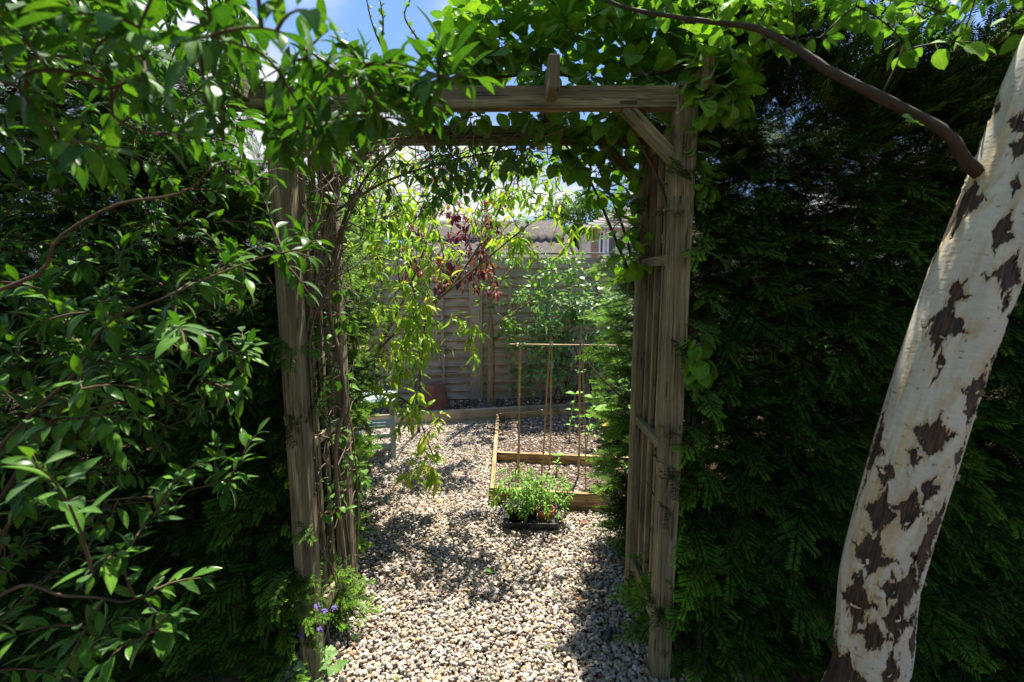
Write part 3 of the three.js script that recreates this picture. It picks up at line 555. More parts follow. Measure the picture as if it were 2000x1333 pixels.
  twigs(t, grow(R, nodes, tips, { s0: 0.04, s1: 0.062, gap: 0.024, leafy: 0.34, droop: 0.55, angle: 0.9, arch: 0.15, skip: 0.05, hang: true, r0: 0.004, stand: 0.3, jit: 1.4 }, leaves), stemDark);
  for (const [u, v, z] of [[1800, 245, -1.1], [1790, 240, -1.11]]) leaves.push({ m: leafMatrix(spot(u, v, z), V(-0.8, 0.25, 0.3), V(0.1, 0.8, 0.6), 0.05), s: 0.05 });
  foliage(t, G.birch, M.birch, leaves, 280);
}
//#END

//#SECTION shrub
// ------------------------------------------------------------------ foreground shrub
{
  const t = thing('evergreen_shrub', 'big glossy leaved green shrub filling the near side of the path', 'shrub'), R = rng(71), leaves = [];
  const base = V(-1.75, 0, -0.95), limbs = [
    [base, V(-1.5, 0.7, -0.9), spot(60, 830, -0.92), spot(330, 560, -0.98), spot(600, 480, -1.02)],
    [base, V(-1.6, 0.9, -0.8), spot(-60, 600, -0.8), spot(230, 400, -0.82), spot(420, 330, -0.85)],
    [base, V(-1.5, 1.1, -0.6), spot(-40, 120, -0.62), spot(180, 190, -0.66), spot(340, 250, -0.7)],
    [base, V(-1.4, 1.6, -0.75), V(-1.0, 2.15, -0.72), spot(380, 20, -0.72), spot(620, 100, -0.74), spot(860, 150, -0.78)],
    [base, V(-1.45, 0.4, -1.0), spot(40, 1010, -1.0), spot(280, 985, -1.05), spot(430, 950, -1.08)],
    [base, V(-1.4, 0.3, -0.85), spot(0, 1180, -0.86), spot(190, 1180, -0.84), spot(310, 1215, -0.82)],
    [base, V(-1.5, 1.3, -1.2), V(-1.3, 2.2, -1.2), V(-1.15, 2.6, -1.15)],
    [base, V(-1.4, 0.8, -1.1), spot(180, 730, -1.15), spot(360, 690, -1.18), spot(470, 690, -1.2)]];
  const nodes = [];
  for (const l0 of limbs) { const l = new THREE.CatmullRomCurve3(l0).getPoints(12).map((p, i) => i ? p.add(V((R() - 0.5) * 0.05, (R() - 0.5) * 0.05, (R() - 0.5) * 0.05)) : p); part(t, 'branch', tube(l, 0.0058, 0.0012, 8, 40, 0.3), stemBrown); nodes.push(...new THREE.CatmullRomCurve3(l).getPoints(26).slice(6)); }
  const edge = (v) => v < 60 ? 560 : v < 200 ? mix(560, 470, (v - 60) / 140) : v < 420 ? mix(470, 520, (v - 200) / 220) : v < 580 ? 560 : v < 900 ? mix(560, 470, (v - 580) / 320) : v < 1020 ? mix(470, 350, (v - 900) / 120) : 310;
  const tips = [];
  for (let i = 0; i < 960; i++) {   // the mound: open enough for the sun to reach into it
    const z = -0.82 - 0.78 * Math.pow(R(), 0.8), q = (-0.82 - z) / 0.78, hi = mix(1.42, 1.88, q) + 0.1 * (R() - 0.5), y = mix(0.15, hi, Math.pow(R(), 0.55)), v = 666.5 - 905 * Math.tan(Math.atan2(y - EYE, -z) + PITCH);
    if (R() > (v > 1000 ? 0.35 : v > 850 ? 0.75 : 1)) continue;
    const u = edge(v) - 30 - Math.pow(R(), 0.75) * 900; const p = spot(u, v, z); p.y = y; tips.push(p);
  }
  for (let i = 0; i < 400; i++) { const v = -120 + R() * 500, u = Math.min(edge(v), 515) - 10 - R() * 720; tips.push(spot(u, v, -1.15 - R() * 0.6)); }
  for (let i = 0; i < 75; i++) { const v = -220 + R() * 520, u = edge(v) - Math.pow(R(), 0.9) * 800; tips.push(spot(u, v, -0.5 - R() * 0.35)); }   // boughs overhead, near the lens
  for (const [u, v, z] of [[560, 520, -1.1], [600, 570, -1.12], [470, 690, -1.0], [430, 760, -0.98], [360, 670, -0.82], [500, 850, -1.1], [470, 900, -1.08], [300, 1010, -0.9], [250, 1080, -0.82], [330, 1200, -0.78], [280, 1245, -0.76], [180, 1120, -0.7], [60, 900, -0.6], [40, 1240, -0.7], [210, 1290, -0.7], [520, 400, -1.15], [540, 330, -1.2], [480, 560, -1.0], [390, 1130, -0.95], [120, 1320, -0.75]]) tips.push(spot(u, v, z));
  for (let i = 0; i < 46; i++) { const u = 500 + R() * 370; tips.push(spot(u, mix(110, u < 700 ? 320 : 250, R()), -0.76 - R() * 0.22)); }
  for (const [u, v, z] of [[620, 470, -1.02], [600, 500, -1.04], [585, 455, -1.0], [440, 315, -0.85], [450, 345, -0.87], [410, 300, -0.84], [360, 230, -0.7], [350, 270, -0.71], [445, 940, -1.08], [440, 965, -1.07], [335, 1230, -0.82], [490, 680, -1.2], [480, 705, -1.2]]) tips.push(spot(u, v, z));
  for (const [u, v, z] of [[900, 110, -0.8], [930, 150, -0.78], [850, 90, -0.8], [820, 170, -0.76], [760, 130, -0.76], [700, 170, -0.72], [640, 60, -0.7], [600, 20, -0.5], [540, 60, -0.55], [580, 200, -0.7], [660, 230, -0.74], [740, 220, -0.76], [790, 240, -0.8], [560, 270, -0.74], [630, 290, -0.8], [520, 150, -0.7], [470, 90, -0.6], [680, 110, -0.74], [840, 210, -0.8], [610, 130, -0.7], [780, 180, -0.8], [700, 250, -0.8]]) tips.push(spot(u, v, z));
  twigs(t, grow(R, nodes, tips, { s0: 0.030, s1: 0.066, gap: 0.024, leafy: 0.20, opposite: true, angle: 0.85, droop: 0.05, arch: 0.18, r0: 0.0032, skip: 0.08, jit: 0.9 }, leaves), stemBrown);
  foliage(t, G.ovate, M.shrub, leaves, 300);
}
//#END

//#SECTION vines
// ------------------------------------------------------------------ climbers on the arch
{
  const t = thing('climbing_vine', 'round leaved climbing vine sprawling over the top of the timber arch', 'climber'), R = rng(81), leaves = [];
  const st = [
    [V(0.80, 0, -2.12), V(0.72, 0.6, -2.1), spot(1245, 590, -2.12), spot(1195, 450, -2.12), spot(1140, 330, -2.1), spot(1080, 255, -2.05)],
    [V(0.82, 0, -2.14), V(0.74, 0.7, -2.15), spot(1250, 600, -2.16), spot(1225, 470, -2.18), spot(1170, 330, -2.15), spot(1120, 220, -2.1)],
    [V(0.70, 0, -1.72), V(0.65, 0.7, -1.70), spot(1350, 700, -1.68), spot(1300, 390, -1.72), spot(1240, 260, -1.75), spot(1200, 190, -1.8)],
    [spot(1200, 190, -1.8), spot(1100, 145, -1.8), spot(980, 150, -1.78), spot(880, 165, -1.8)],
    [spot(1240, 150, -1.78), spot(1330, 130, -1.8), spot(1420, 60, -1.8)]];
  const nodes = [];
  st.forEach((l, i) => { part(t, 'stem', tube(l, i < 2 ? 0.010 : 0.008, 0.004, 8, 40, 0.35), i < 2 ? stemDark : stemBrown); nodes.push(...new THREE.CatmullRomCurve3(l).getPoints(20).filter((p) => p.y > 1.4)); });
  const tips = [];
  for (let i = 0; i < 430; i++) { const u = 850 + Math.pow(R(), 0.85) * 640; tips.push(spot(u, mix(175, u < 960 ? 20 : -70, Math.pow(R(), 0.9)), -1.70 - R() * 0.5)); }
  for (let i = 0; i < 28; i++) tips.push(spot(860 + R() * 420, 205 + R() * 40, -1.74 - R() * 0.2));
  for (let i = 0; i < 18; i++) tips.push(spot(1085 + R() * 180, 255 + R() * 70, -1.95 - R() * 0.2));
  for (let i = 0; i < 34; i++) tips.push(spot(1360 + R() * 90, 70 + R() * 160, -1.5 - R() * 0.12));
  for (let i = 0; i < 46; i++) { const v = 280 + R() * 240; tips.push(spot(mix(v < 380 ? 1120 : 1205, 1280, R()), v, -1.9 - R() * 0.3)); }
  for (let i = 0; i < 14; i++) tips.push(spot(1345 + R() * 40, 250 + R() * 120, -1.62 - R() * 0.06));
  for (let i = 0; i < 10; i++) tips.push(spot(1340 + R() * 30, 640 + R() * 100, -1.6));
  twigs(t, grow(R, nodes, tips, { s0: 0.052, s1: 0.086, gap: 0.045, leafy: 0.3, angle: 1.1, droop: 0.25, arch: 0.15, stand: 0.4, skip: 0.08, jit: 1.2, r0: 0.004 }, leaves), stemDark);
  // bare young shoots against the sky
  for (const l of [[[790, 150, -1.85], [745, 90, -1.85], [725, 40, -1.85], [712, -20, -1.85]], [[860, 150, -1.9], [815, 75, -1.9], [790, 30, -1.9], [806, -10, -1.9]], [[745, 90, -1.85], [748, 40, -1.87], [742, 0, -1.87]]]) {
    const p = l.map((q) => spot(...q)); part(t, 'shoot', tube(p, 0.0045, 0.002, 6, 18), stemDark); const cv = new THREE.CatmullRomCurve3(p);
    for (let i = 0; i < 9; i++) { const q = cv.getPoint(0.1 + i * 0.1), D = V((R() - 0.5), 0.5, (R() - 0.5)); leaves.push({ m: leafMatrix(q, D, V(R() - 0.5, 0.6, R()), 0.022), s: 0.022 }); }
  }
  foliage(t, G.heart, M.vine, leaves, 300);
}
{
  const t = thing('clematis_vine', 'tangled bare brown clematis stems with small leaves smothering the arch side beside the purple flowers', 'climber'), R = rng(82), leaves = [];
  const nodes = [], tang = [], seedHeads = [];
  const wander = (p, dir, n, step, wob) => { const pts = [p.clone()]; let d = dir.clone(); for (let i = 0; i < n; i++) { d.add(V((R() - 0.5) * wob, (R() - 0.5) * wob * 0.7 + 0.03, (R() - 0.5) * wob)).normalize(); p = p.clone().addScaledVector(d, step); p.x = clamp(p.x, -0.80, -0.735 + Math.max(0, p.y - 1.4) * 0.7); p.z = clamp(p.z, -2.2, -1.66); pts.push(p); } return pts; };
  for (let i = 0; i < 9; i++) { const p = V(-0.77 + R() * 0.03, -0.02, -1.72 - R() * 0.28), pts = wander(p, V(0.05, 1, 0), 13, 0.165, 0.55); part(t, 'stem', tube(pts, 0.0024 + R() * 0.0032, 0.002, 7, 52, 0.3), R() < 0.75 ? stemGrey : stemBrown); nodes.push(...pts.filter((q) => q.y > 0.3)); }
  part(t, 'stem', tube([V(-0.70, 0.35, -1.8), V(-0.71, 0.8, -1.78), V(-0.68, 0.95, -1.74), V(-0.65, 1.08, -1.75), V(-0.67, 1.25, -1.78), V(-0.71, 1.42, -1.8), V(-0.70, 1.8, -1.85)], 0.009, 0.007, 8, 50, 0.3), stemGrey);
  // a hanging thicket under the beams
  for (let i = 0; i < 150; i++) { const q = nodes[Math.floor(R() * nodes.length)].clone(); if (q.y < 0.7 && R() < 0.8) continue; const pts = wander(q, V(R() - 0.4, R() - 0.3, (R() - 0.5) * 0.6).normalize(), 6, 0.07, 1.3); tang.push(tube(pts, 0.0026, 0.0014, 4, 14)); }
  const cross = [[V(-0.72, 2.0, -1.8), V(-0.45, 2.08, -1.85), V(-0.15, 2.1, -1.9), V(0.2, 2.12, -1.92)], [V(-0.74, 1.8, -1.9), V(-0.5, 1.95, -1.95), V(-0.2, 2.05, -2.0), V(0.05, 2.09, -2.0)], [V(-0.7, 1.6, -1.8), V(-0.55, 1.9, -1.76), V(-0.3, 2.1, -1.74), V(-0.1, 2.2, -1.8)]];
  for (const c of cross) { part(t, 'stem', tube(c, 0.006, 0.003, 6, 26, 0.3), stemBrown); nodes.push(...new THREE.CatmullRomCurve3(c).getPoints(12)); }
  for (let i = 0; i < 130; i++) { const u = -0.68 + Math.pow(R(), 1.2) * 0.8, y = 2.12 - R() * 0.2 * (1 - (u + 0.68) / 1.0), q = V(u, y, -1.72 - R() * 0.36), pts = [q]; let d = V(R() - 0.5, -0.6 + R() * 0.7, R() - 0.5).normalize(); for (let k = 0; k < 5; k++) { d.add(V((R() - 0.5) * 1.4, (R() - 0.5) * 1.0, (R() - 0.5) * 1.4)).normalize(); pts.push(pts[k].clone().addScaledVector(d, 0.055)); } tang.push(tube(pts, 0.0022, 0.0012, 4, 12)); }
  const tw = part(t, 'tangle', mergeGeometries(tang), stemGrey); tw.userData.kind = 'stuff';
  const tips = [];
  for (let i = 0; i < 36; i++) tips.push(V(-0.76 + R() * 0.09, 0.5 + R() * 1.4, -1.7 - R() * 0.45));
  for (let i = 0; i < 95; i++) { const k = R(); tips.push(V(-0.66 + k * 0.75, 2.12 - R() * (0.42 * (1 - k * 0.7)), -1.72 - R() * 0.4)); }
  for (let i = 0; i < 60; i++) tips.push(V(-0.85 + R() * 0.8, 2.2 + R() * 0.14, -1.75 - R() * 0.3));
  twigs(t, grow(R, nodes, tips, { s0: 0.030, s1: 0.052, gap: 0.04, leafy: 0.22, opposite: true, angle: 1.1, droop: 0.35, arch: -0.1, hang: true, skip: 0.25, jit: 1.3, r0: 0.003, stand: 0.3 }, leaves), stemBrown);
  foliage(t, [G.ovate[0], G.heart[1], G.ovate[1]], M.clematis, leaves, 300);
  // feathery seed heads
  const fluff = std({ color: lin(0.55, 0.54, 0.46), roughness: 1 }), fl = [];
  for (let i = 0; i < 40; i++) { const y = 1 - 2 * (i + 0.5) / 40, a = i * 2.4, r = Math.sqrt(1 - y * y), e = V(Math.cos(a) * r, y, Math.sin(a) * r).multiplyScalar(0.022); fl.push(tube([V(0, 0, 0), e.clone().multiplyScalar(0.5).add(V(0.003, 0.002, 0)), e], 0.00045, 0.0003, 3, 3)); }
  const fg = mergeGeometries(fl);
  for (const [u, v, z] of [[1085, 268, -2.0], [940, 280, -2.0], [1182, 292, -1.95], [905, 330, -1.9], [945, 420, -2.1], [700, 470, -1.8], [560, 100, -1.8], [520, 105, -1.75], [610, 130, -1.9], [1060, 235, -1.9], [880, 290, -1.95], [1000, 300, -2.0], [770, 330, -1.9]]) part(t, 'seed_head', fg, fluff, spot(u, v, z).toArray(), [R() * 3, R() * 3, 0]);
}
//#END

//#SECTION fruit
// ------------------------------------------------------------------ fruit trees
{
  const t = thing('peach_tree', 'young peach tree with long drooping yellow green leaves leaning over the path', 'tree'), R = rng(91), leaves = [], nodes = [];
  const base = V(-1.15, 0, -3.55), bs = [
    [base, V(-1.12, 0.35, -3.5), spot(700, 780, -3.35), spot(735, 690, -3.2), spot(880, 565, -3.05), spot(1030, 440, -2.95)],
    [spot(700, 780, -3.35), spot(690, 640, -3.3), spot(720, 480, -3.3), spot(760, 330, -3.3)],
    [spot(735, 690, -3.2), spot(800, 560, -3.3), spot(860, 400, -3.4), spot(900, 300, -3.45)],
    [spot(700, 780, -3.35), spot(740, 770, -3.1), spot(800, 790, -2.95), spot(850, 900, -2.9)],
    [spot(880, 565, -3.05), spot(960, 440, -3.2), spot(1010, 330, -3.3)],
    [spot(1000, 466, -2.97), spot(1060, 425, -2.95), spot(1120, 435, -2.95), spot(1160, 440, -2.95)]];
  bs.forEach((b, i) => { part(t, i ? 'branch' : 'trunk', tube(b, i ? (i === 5 ? 0.003 : 0.010) : 0.020, i === 5 ? 0.0015 : 0.004, 8, 40, 0.2), stemGrey); nodes.push(...new THREE.CatmullRomCurve3(b).getPoints(20).filter((p) => p.y > 0.5)); });
  const tips = [], B = (n, u0, u1, v0, v1, z0, z1) => { for (let i = 0; i < n; i++) tips.push(spot(mix(u0, u1, R()), mix(v0, v1, R()), mix(z0, z1, R()))); };
  B(125, 670, 1040, 280, 500, -3.0, -3.7); B(36, 960, 1110, 290, 420, -2.9, -3.4); B(190, 650, 850, 400, 720, -2.8, -3.6); B(70, 640, 800, 290, 560, -2.65, -3.2); B(20, 780, 940, 600, 720, -2.85, -3.1); B(26, 700, 830, 700, 800, -2.8, -3.2); B(12, 760, 900, 800, 860, -2.8, -3.0); B(14, 790, 870, 880, 950, -2.75, -2.95); B(10, 980, 1120, 440, 500, -2.9, -3.1); B(4, 880, 930, 640, 690, -2.8, -2.9); B(3, 1110, 1170, 438, 450, -2.94, -2.96);
  twigs(t, grow(R, nodes, tips, { s0: 0.070, s1: 0.125, gap: 0.028, leafy: 0.24, angle: 1.05, droop: 0.62, arch: 0.22, skip: 0.12, jit: 1.6, r0: 0.004, stand: 0.05, hang: true }, leaves), stemBrown);
  foliage(t, G.lance, M.peach, leaves, 300);
  const fruitMat = std({ color: lin(0.30, 0.33, 0.12), roughness: 0.75 }), fg = new THREE.SphereGeometry(0.017, 14, 10); { const p = fg.attributes.position; for (let i = 0; i < p.count; i++) { const x = p.getX(i), y = p.getY(i), z = p.getZ(i); p.setXYZ(i, x, y * 1.12, z * (1 - 0.14 * Math.exp(-((Math.atan2(x, z)) ** 2) * 12))); } fg.computeVertexNormals(); }
  for (const [u, v, z] of [[888, 630, -2.86], [902, 722, -2.84], [925, 731, -2.84], [1020, 448, -2.93], [880, 322, -3.2], [690, 760, -2.9], [800, 648, -2.9]]) part(t, 'peach', fg, fruitMat, spot(u, v, z).toArray());
}
{
  const t = thing('plum_tree', 'small plum tree with dark red purple leaves in front of the fence', 'tree'), R = rng(92), leaves = [], nodes = [];
  const bs = [[V(-0.95, 0, -4.55), V(-0.9, 0.7, -4.5), V(-0.82, 1.3, -4.45), spot(850, 420, -4.4)], [V(-0.86, 1.1, -4.47), spot(900, 500, -4.4), spot(950, 430, -4.35)], [V(-0.88, 0.9, -4.48), spot(800, 530, -4.4), spot(760, 420, -4.4)]];
  bs.forEach((b, i) => { part(t, i ? 'branch' : 'trunk', tube(b, i ? 0.010 : 0.018, 0.004, 7, 26, 0.2), stemDark); nodes.push(...new THREE.CatmullRomCurve3(b).getPoints(14).filter((p) => p.y > 0.9)); });
  const tips = []; for (let i = 0; i < 125; i++) tips.push(spot(785 + R() * 190, 400 + R() * 175, -4.0 - R() * 0.45)); for (let i = 0; i < 22; i++) tips.push(spot(820 + R() * 180, 300 + R() * 110, -4.1 - R() * 0.3));
  twigs(t, grow(R, nodes, tips, { s0: 0.07, s1: 0.115, gap: 0.03, leafy: 0.2, angle: 0.8, droop: 0.45, arch: 0.15, skip: 0.1, jit: 1.2, r0: 0.004 }, leaves), stemDark);
  foliage(t, [G.ovate[0], G.lance[0], G.ovate[2]], M.plum, leaves, 300);
}
{
  const pearBark = std({ map: barkTex, bumpMap: barkTex, bumpScale: 0.002, color: lin(2.2, 2.5, 2.9), roughness: 0.9 });
  const t = thing('pear_tree', 'slim grey trunked pear tree trained flat along the fence', 'tree'), R = rng(93), leaves = [], nodes = [];
  const z = -5.28, bs = [[V(-0.255, 0.05, z), spot(960, 700, z), spot(956, 600, z), spot(952, 480, z), spot(948, 380, z)], [spot(958, 640, z), spot(1020, 600, z), spot(1100, 545, -5.3), spot(1200, 515, -5.3)], [spot(956, 600, z), spot(985, 540, z), spot(1030, 505, -5.25)]];
  bs.forEach((b, i) => { part(t, i ? 'branch' : 'trunk', tube(b, i ? 0.014 : 0.042, i ? 0.005 : 0.02, 10, 40, 0.2), pearBark); nodes.push(...new THREE.CatmullRomCurve3(b).getPoints(20).filter((p) => p.y > 0.95)); });
  const tips = [], B = (n, u0, u1, v0, v1) => { for (let i = 0; i < n; i++) tips.push(spot(mix(u0, u1, R()), mix(v0, v1, R()), -5.0 - R() * 0.42)); };
  B(36, 960, 1070, 540, 660); B(22, 930, 1010, 440, 560); B(24, 1010, 1140, 510, 580); B(38, 1060, 1245, 496, 545); B(14, 990, 1030, 620, 680); B(10, 935, 975, 560, 690); B(14, 950, 1050, 380, 450);
  twigs(t, grow(R, nodes, tips, { s0: 0.055, s1: 0.088, gap: 0.03, leafy: 0.22, angle: 0.95, droop: 0.3, arch: 0.12, skip: 0.1, jit: 1.3, r0: 0.005, stand: 0.3 }, leaves), stemGrey);
  foliage(t, [G.ovate[1], G.heart[2], G.ovate[0]], M.pear, leaves, 300);
}
{
  const t = thing('currant_bush', 'leafy currant bush with pale lobed leaves growing against the fence', 'bush'), R = rng(94), leaves = [], nodes = [];
  for (let i = 0; i < 9; i++) { const b = V(0.45 + R() * 0.7, 0.08, -5.4 - R() * 0.1), e = spot(1040 + i * 22 + R() * 10, 590 + R() * 60, -5.2 - R() * 0.25); part(t, 'stem', tube([b, b.clone().lerp(e, 0.5).add(V((R() - 0.5) * 0.15, 0.05, 0)), e], 0.008, 0.003, 6, 14), stemBrown); nodes.push(...new THREE.CatmullRomCurve3([b, b.clone().lerp(e, 0.5), e]).getPoints(8)); }
  const tips = []; for (let i = 0; i < 230; i++) tips.push(spot(1040 + R() * 195, 575 + R() * 180, -4.9 - R() * 0.45)); for (let i = 0; i < 14; i++) tips.push(spot(985 + R() * 60, 690 + R() * 70, -5.1 - R() * 0.2)); for (let i = 0; i < 14; i++) tips.push(spot(1100 + R() * 90, 555 + R() * 50, -5.2 - R() * 0.2));
  twigs(t, grow(R, nodes, tips, { s0: 0.06, s1: 0.11, gap: 0.04, leafy: 0.24, angle: 1.1, droop: 0.25, arch: 0.1, skip: 0.1, jit: 1.1, r0: 0.004, stand: 0.35 }, leaves), stemBrown);
  foliage(t, G.lobed, M.currant, leaves, 300);
}
//#END

//#SECTION canes
// ------------------------------------------------------------------ canes, pots and small things on the beds
const caneMat = std({ map: texture(64, 256, (x, y) => { const n = fbm(x / 6, y / 40, 3, 3), s = 0.75 + 0.45 * n; return [0.72 * s, 0.60 * s, 0.42 * s]; }), roughness: 0.6 });
const twineMat = std({ color: lin(0.10, 0.42, 0.33), roughness: 0.9 });
function cane(label, a, b, r, group) {
  const t = thing('bamboo_cane', label, 'cane', [0, 0, 0], 0, group), L = a.distanceTo(b), n = Math.round(L / 0.012), pts = [], d = b.clone().sub(a);
  const g = tube([a, a.clone().lerp(b, 0.33).add(V(0.003, 0, 0.002)), a.clone().lerp(b, 0.66).add(V(-0.003, 0, 0.001)), b], r, r * 0.8, 8, 24); part(t, 'shaft', g, caneMat);
  const q = new THREE.Quaternion().setFromUnitVectors(UPV, d.clone().normalize());
  for (let s = 0.12; s < L - 0.03; s += 0.19) { const m = part(t, 'node_ring', ringGeo, caneMat, a.clone().addScaledVector(d, s / L).toArray()); m.quaternion.copy(q); m.scale.set(r, 0.006, r); }
  return t;
}
const ringGeo = new THREE.LatheGeometry([[0.95, -0.6], [1.18, -0.15], [1.18, 0.15], [0.95, 0.6]].map((p) => new THREE.Vector2(...p)), 10);
{
  const top = [spot(1016, 668, -3.32), spot(1076, 658, -3.32), spot(1135, 634, -3.32)], tieY = 1.075;
  const gs = 'canes of the bean frame';
  cane('bamboo cane at the outer end of the frame, leaning toward the tray', V(0.045, 0.04, -3.18), top[0].clone().add(V(-0.004, 0, 0.012)), 0.0075, gs);
  cane('bamboo cane at the outer end of the frame, rear of its pair', V(0.04, 0.04, -3.52), top[0].clone().add(V(0.010, -0.02, -0.012)), 0.006, gs);
  cane('bamboo cane of the middle pair slanting toward the gravel path', V(0.215, 0.04, -3.28), top[1].clone().add(V(-0.002, 0, 0.01)), 0.007, gs);
  cane('upright bamboo cane of the middle pair', V(0.295, 0.04, -3.50), top[1].clone().add(V(0.012, -0.03, -0.01)), 0.0065, gs);
  cane('tallest thick bamboo cane of the frame, by the sunflower seedlings', V(0.505, 0.04, -3.36), top[2].clone().add(V(0, 0.0, 0)), 0.0085, gs);
  cane('thin bamboo cane slanting down beside the tallest one', V(0.525, 0.04, -3.12), top[2].clone().add(V(0.017, -0.1, -0.006)), 0.006, gs);
  cane('horizontal bamboo cane tied across the tops of the frame', spot(992, 673, -3.32), spot(1300, 676, -3.34), 0.0055, gs);
  for (let i = 0; i < 3; i++) { const p = spot([1018, 1077, 1136][i], 674, -3.32); const t = thing('twine_tie', ['turquoise twine knotted round the outer canes of the frame', 'turquoise twine knotted round the middle pair of canes', 'turquoise twine knotted round the tallest cane'][i], 'twine'); for (let k = 0; k < 3; k++) part(t, 'loop', new THREE.TorusGeometry(0.014, 0.0016, 5, 16), twineMat, [p.x, p.y - 0.006 + k * 0.005, p.z], [1.2 + k * 0.5, k * 0.4, 0]); if (i === 0) part(t, 'tail', tube([p, p.clone().add(V(0.03, 0.022, 0.01)), p.clone().add(V(0.045, -0.005, 0.012))], 0.0016, 0.0014, 5, 10), twineMat); }
}
// tray and pots
const blackPlastic = std({ color: lin(0.012, 0.012, 0.013), roughness: 0.42 }), potBlack = std({ color: lin(0.022, 0.022, 0.024), roughness: 0.5 }), terracotta = std({ color: lin(0.42, 0.13, 0.05), roughness: 0.6 });
{
  const t = thing('plant_tray', 'black plastic tray holding three pots on the gravel', 'tray', [0.115, 0.018, -2.80], -0.04);
  const w = 0.345, d = 0.24, h = 0.045, th = 0.004;
  part(t, 'base', plank(w - 0.012, 0.004, d - 0.012, 0.001), blackPlastic, [0, 0.004, 0]);
  for (const s of [-1, 1]) { const a = part(t, 'side', plank(w, h, th, 0.0015), blackPlastic, [0, h / 2, s * d / 2], [s * 0.06, 0, 0]), b = part(t, 'side', plank(th, h, d - 0.01, 0.0015), blackPlastic, [s * (w / 2 - 0.006), h / 2, 0]); }
  for (const s of [-1, 1]) { part(t, 'rim', plank(w + 0.02, 0.006, 0.010, 0.002), blackPlastic, [0, h, s * (d / 2 + 0.004)]); part(t, 'rim', plank(0.010, 0.006, d + 0.002, 0.002), blackPlastic, [s * (w / 2 + 0.004), h, 0]); }
}
function lathePot(r0, r1, h, rim) { return new THREE.LatheGeometry([[0, 0], [r0, 0], [r0 + (r1 - r0) * 0.8, h * 0.8], [r1, h * 0.8], [r1 + rim, h * 0.82], [r1 + rim, h], [r1 - 0.003, h], [r1 - 0.006, h * 0.8], [r0, h * 0.5]].map((p) => new THREE.Vector2(...p)), 28); }
function pottedPlant(label, x, z, potGeo, mat, potH, tipsN, spread, H, seed) {
  const t = thing('potted_plant', label, 'potted plant', [x, 0.024, z]), R = rng(seed), leaves = [], nodes = [];
  part(t, 'pot', potGeo, mat); const sg = new THREE.CylinderGeometry(0.05, 0.05, 0.006, 20); part(t, 'soil', sg, std({ map: soilTex, color: lin(0.5, 0.45, 0.4), roughness: 1 }), [0, potH * 0.86, 0]);
  const tips = [];
  for (let i = 0; i < 12; i++) { const a = R() * 6.28, r = R() * spread, b = V(Math.cos(a) * 0.03, potH * 0.85, Math.sin(a) * 0.03), e = V(Math.cos(a) * r, potH + H * (0.5 + 0.5 * R()), Math.sin(a) * r); part(t, 'stem', tube([b, b.clone().lerp(e, 0.5).add(V((R() - 0.5) * 0.02, 0.02, (R() - 0.5) * 0.02)), e], 0.0022, 0.0014, 5, 10), stemGreen); nodes.push(...new THREE.CatmullRomCurve3([b, b.clone().lerp(e, 0.5), e]).getPoints(8).slice(2)); }
  for (let i = 0; i < tipsN; i++) { const a = R() * 6.28, k = R(), r = spread * (0.4 + 0.75 * Math.sqrt(R())) * (k < 0.35 ? 1.05 : 1); tips.push(V(Math.cos(a) * r, potH + H * mix(-0.12, 1.0, k) * (1 - 0.25 * (r / spread)), Math.sin(a) * r)); }
  const loc = []; const tw = grow(R, nodes, tips, { s0: 0.022, s1: 0.042, gap: 0.011, leafy: 0.12, angle: 0.9, droop: 0.1, arch: 0.15, skip: 0.05, jit: 1.0, r0: 0.0018, r1: 0.0008 }, loc);
  const st = twigs(t, tw, stemGreen);
  const off = V(x, 0.024, z); for (const l of loc) { l.m = l.m.clone().setPosition(V(0, 0, 0).setFromMatrixPosition(l.m).add(off)); }
  const holder = new THREE.Group(); foliage(holder, [G.ovate[0], G.ovate[1], G.lance[0]], M.seedling, loc, 170);
  const inv = new THREE.Matrix4().makeTranslation(-x, -0.024, -z);
  for (const c of holder.children.slice()) { if (c.isInstancedMesh) { c.position.set(-x, -0.024, -z); } else { c.matrix.premultiply(inv); c.matrix.decompose(c.position, c.quaternion, c.scale); } t.add(c); }
}
pottedPlant('bushy bright green seedling in the square black pot at the path end of the tray', 0.018, -2.80, (() => { const g = new THREE.CylinderGeometry(0.078, 0.055, 0.105, 4, 1); g.rotateY(Math.PI / 4); g.translate(0, 0.058, 0); return g; })(), potBlack, 0.10, 80, 0.15, 0.27, 301);
pottedPlant('bushy bright green seedling in the round black pot in the middle of the tray', 0.118, -2.83, lathePot(0.042, 0.055, 0.10, 0.003), potBlack, 0.10, 66, 0.13, 0.25, 302);
pottedPlant('bushy bright green seedling in the orange terracotta coloured pot', 0.212, -2.77, lathePot(0.04, 0.055, 0.09, 0.004), terracotta, 0.09, 74, 0.14, 0.25, 303);
// sunflower seedlings
function seedling(label, p, H, lean, seed, big) {
  const t = thing('sunflower_seedling', label, 'seedling', p.toArray()), R = rng(seed), e = V(lean, H, 0);
  part(t, 'stem', tube([V(0, -0.02, 0), V(lean * 0.3, H * 0.5, 0.01), e], 0.0055, 0.004, 7, 16), std({ color: lin(0.24, 0.33, 0.13), roughness: 0.7 }));
  for (let k = 0; k < 5; k++) { const y = H * (0.28 + 0.18 * k), x = lean * y / H; for (const s of [0, Math.PI]) { const a = k * 1.5 + s + R(), D = V(Math.cos(a), k > 3 ? 0.55 : 0.15, Math.sin(a)); const m = part(t, 'leaf', G.ovate[k % 3], M.seedling.list[(k + (s ? 1 : 0)) % 3]); leafMatrix(V(x, y, 0), D, V(0, 1, 0.3), (k > 3 ? 0.10 : 0.075) * big, 1.2).decompose(m.position, m.quaternion, m.scale); } }
}
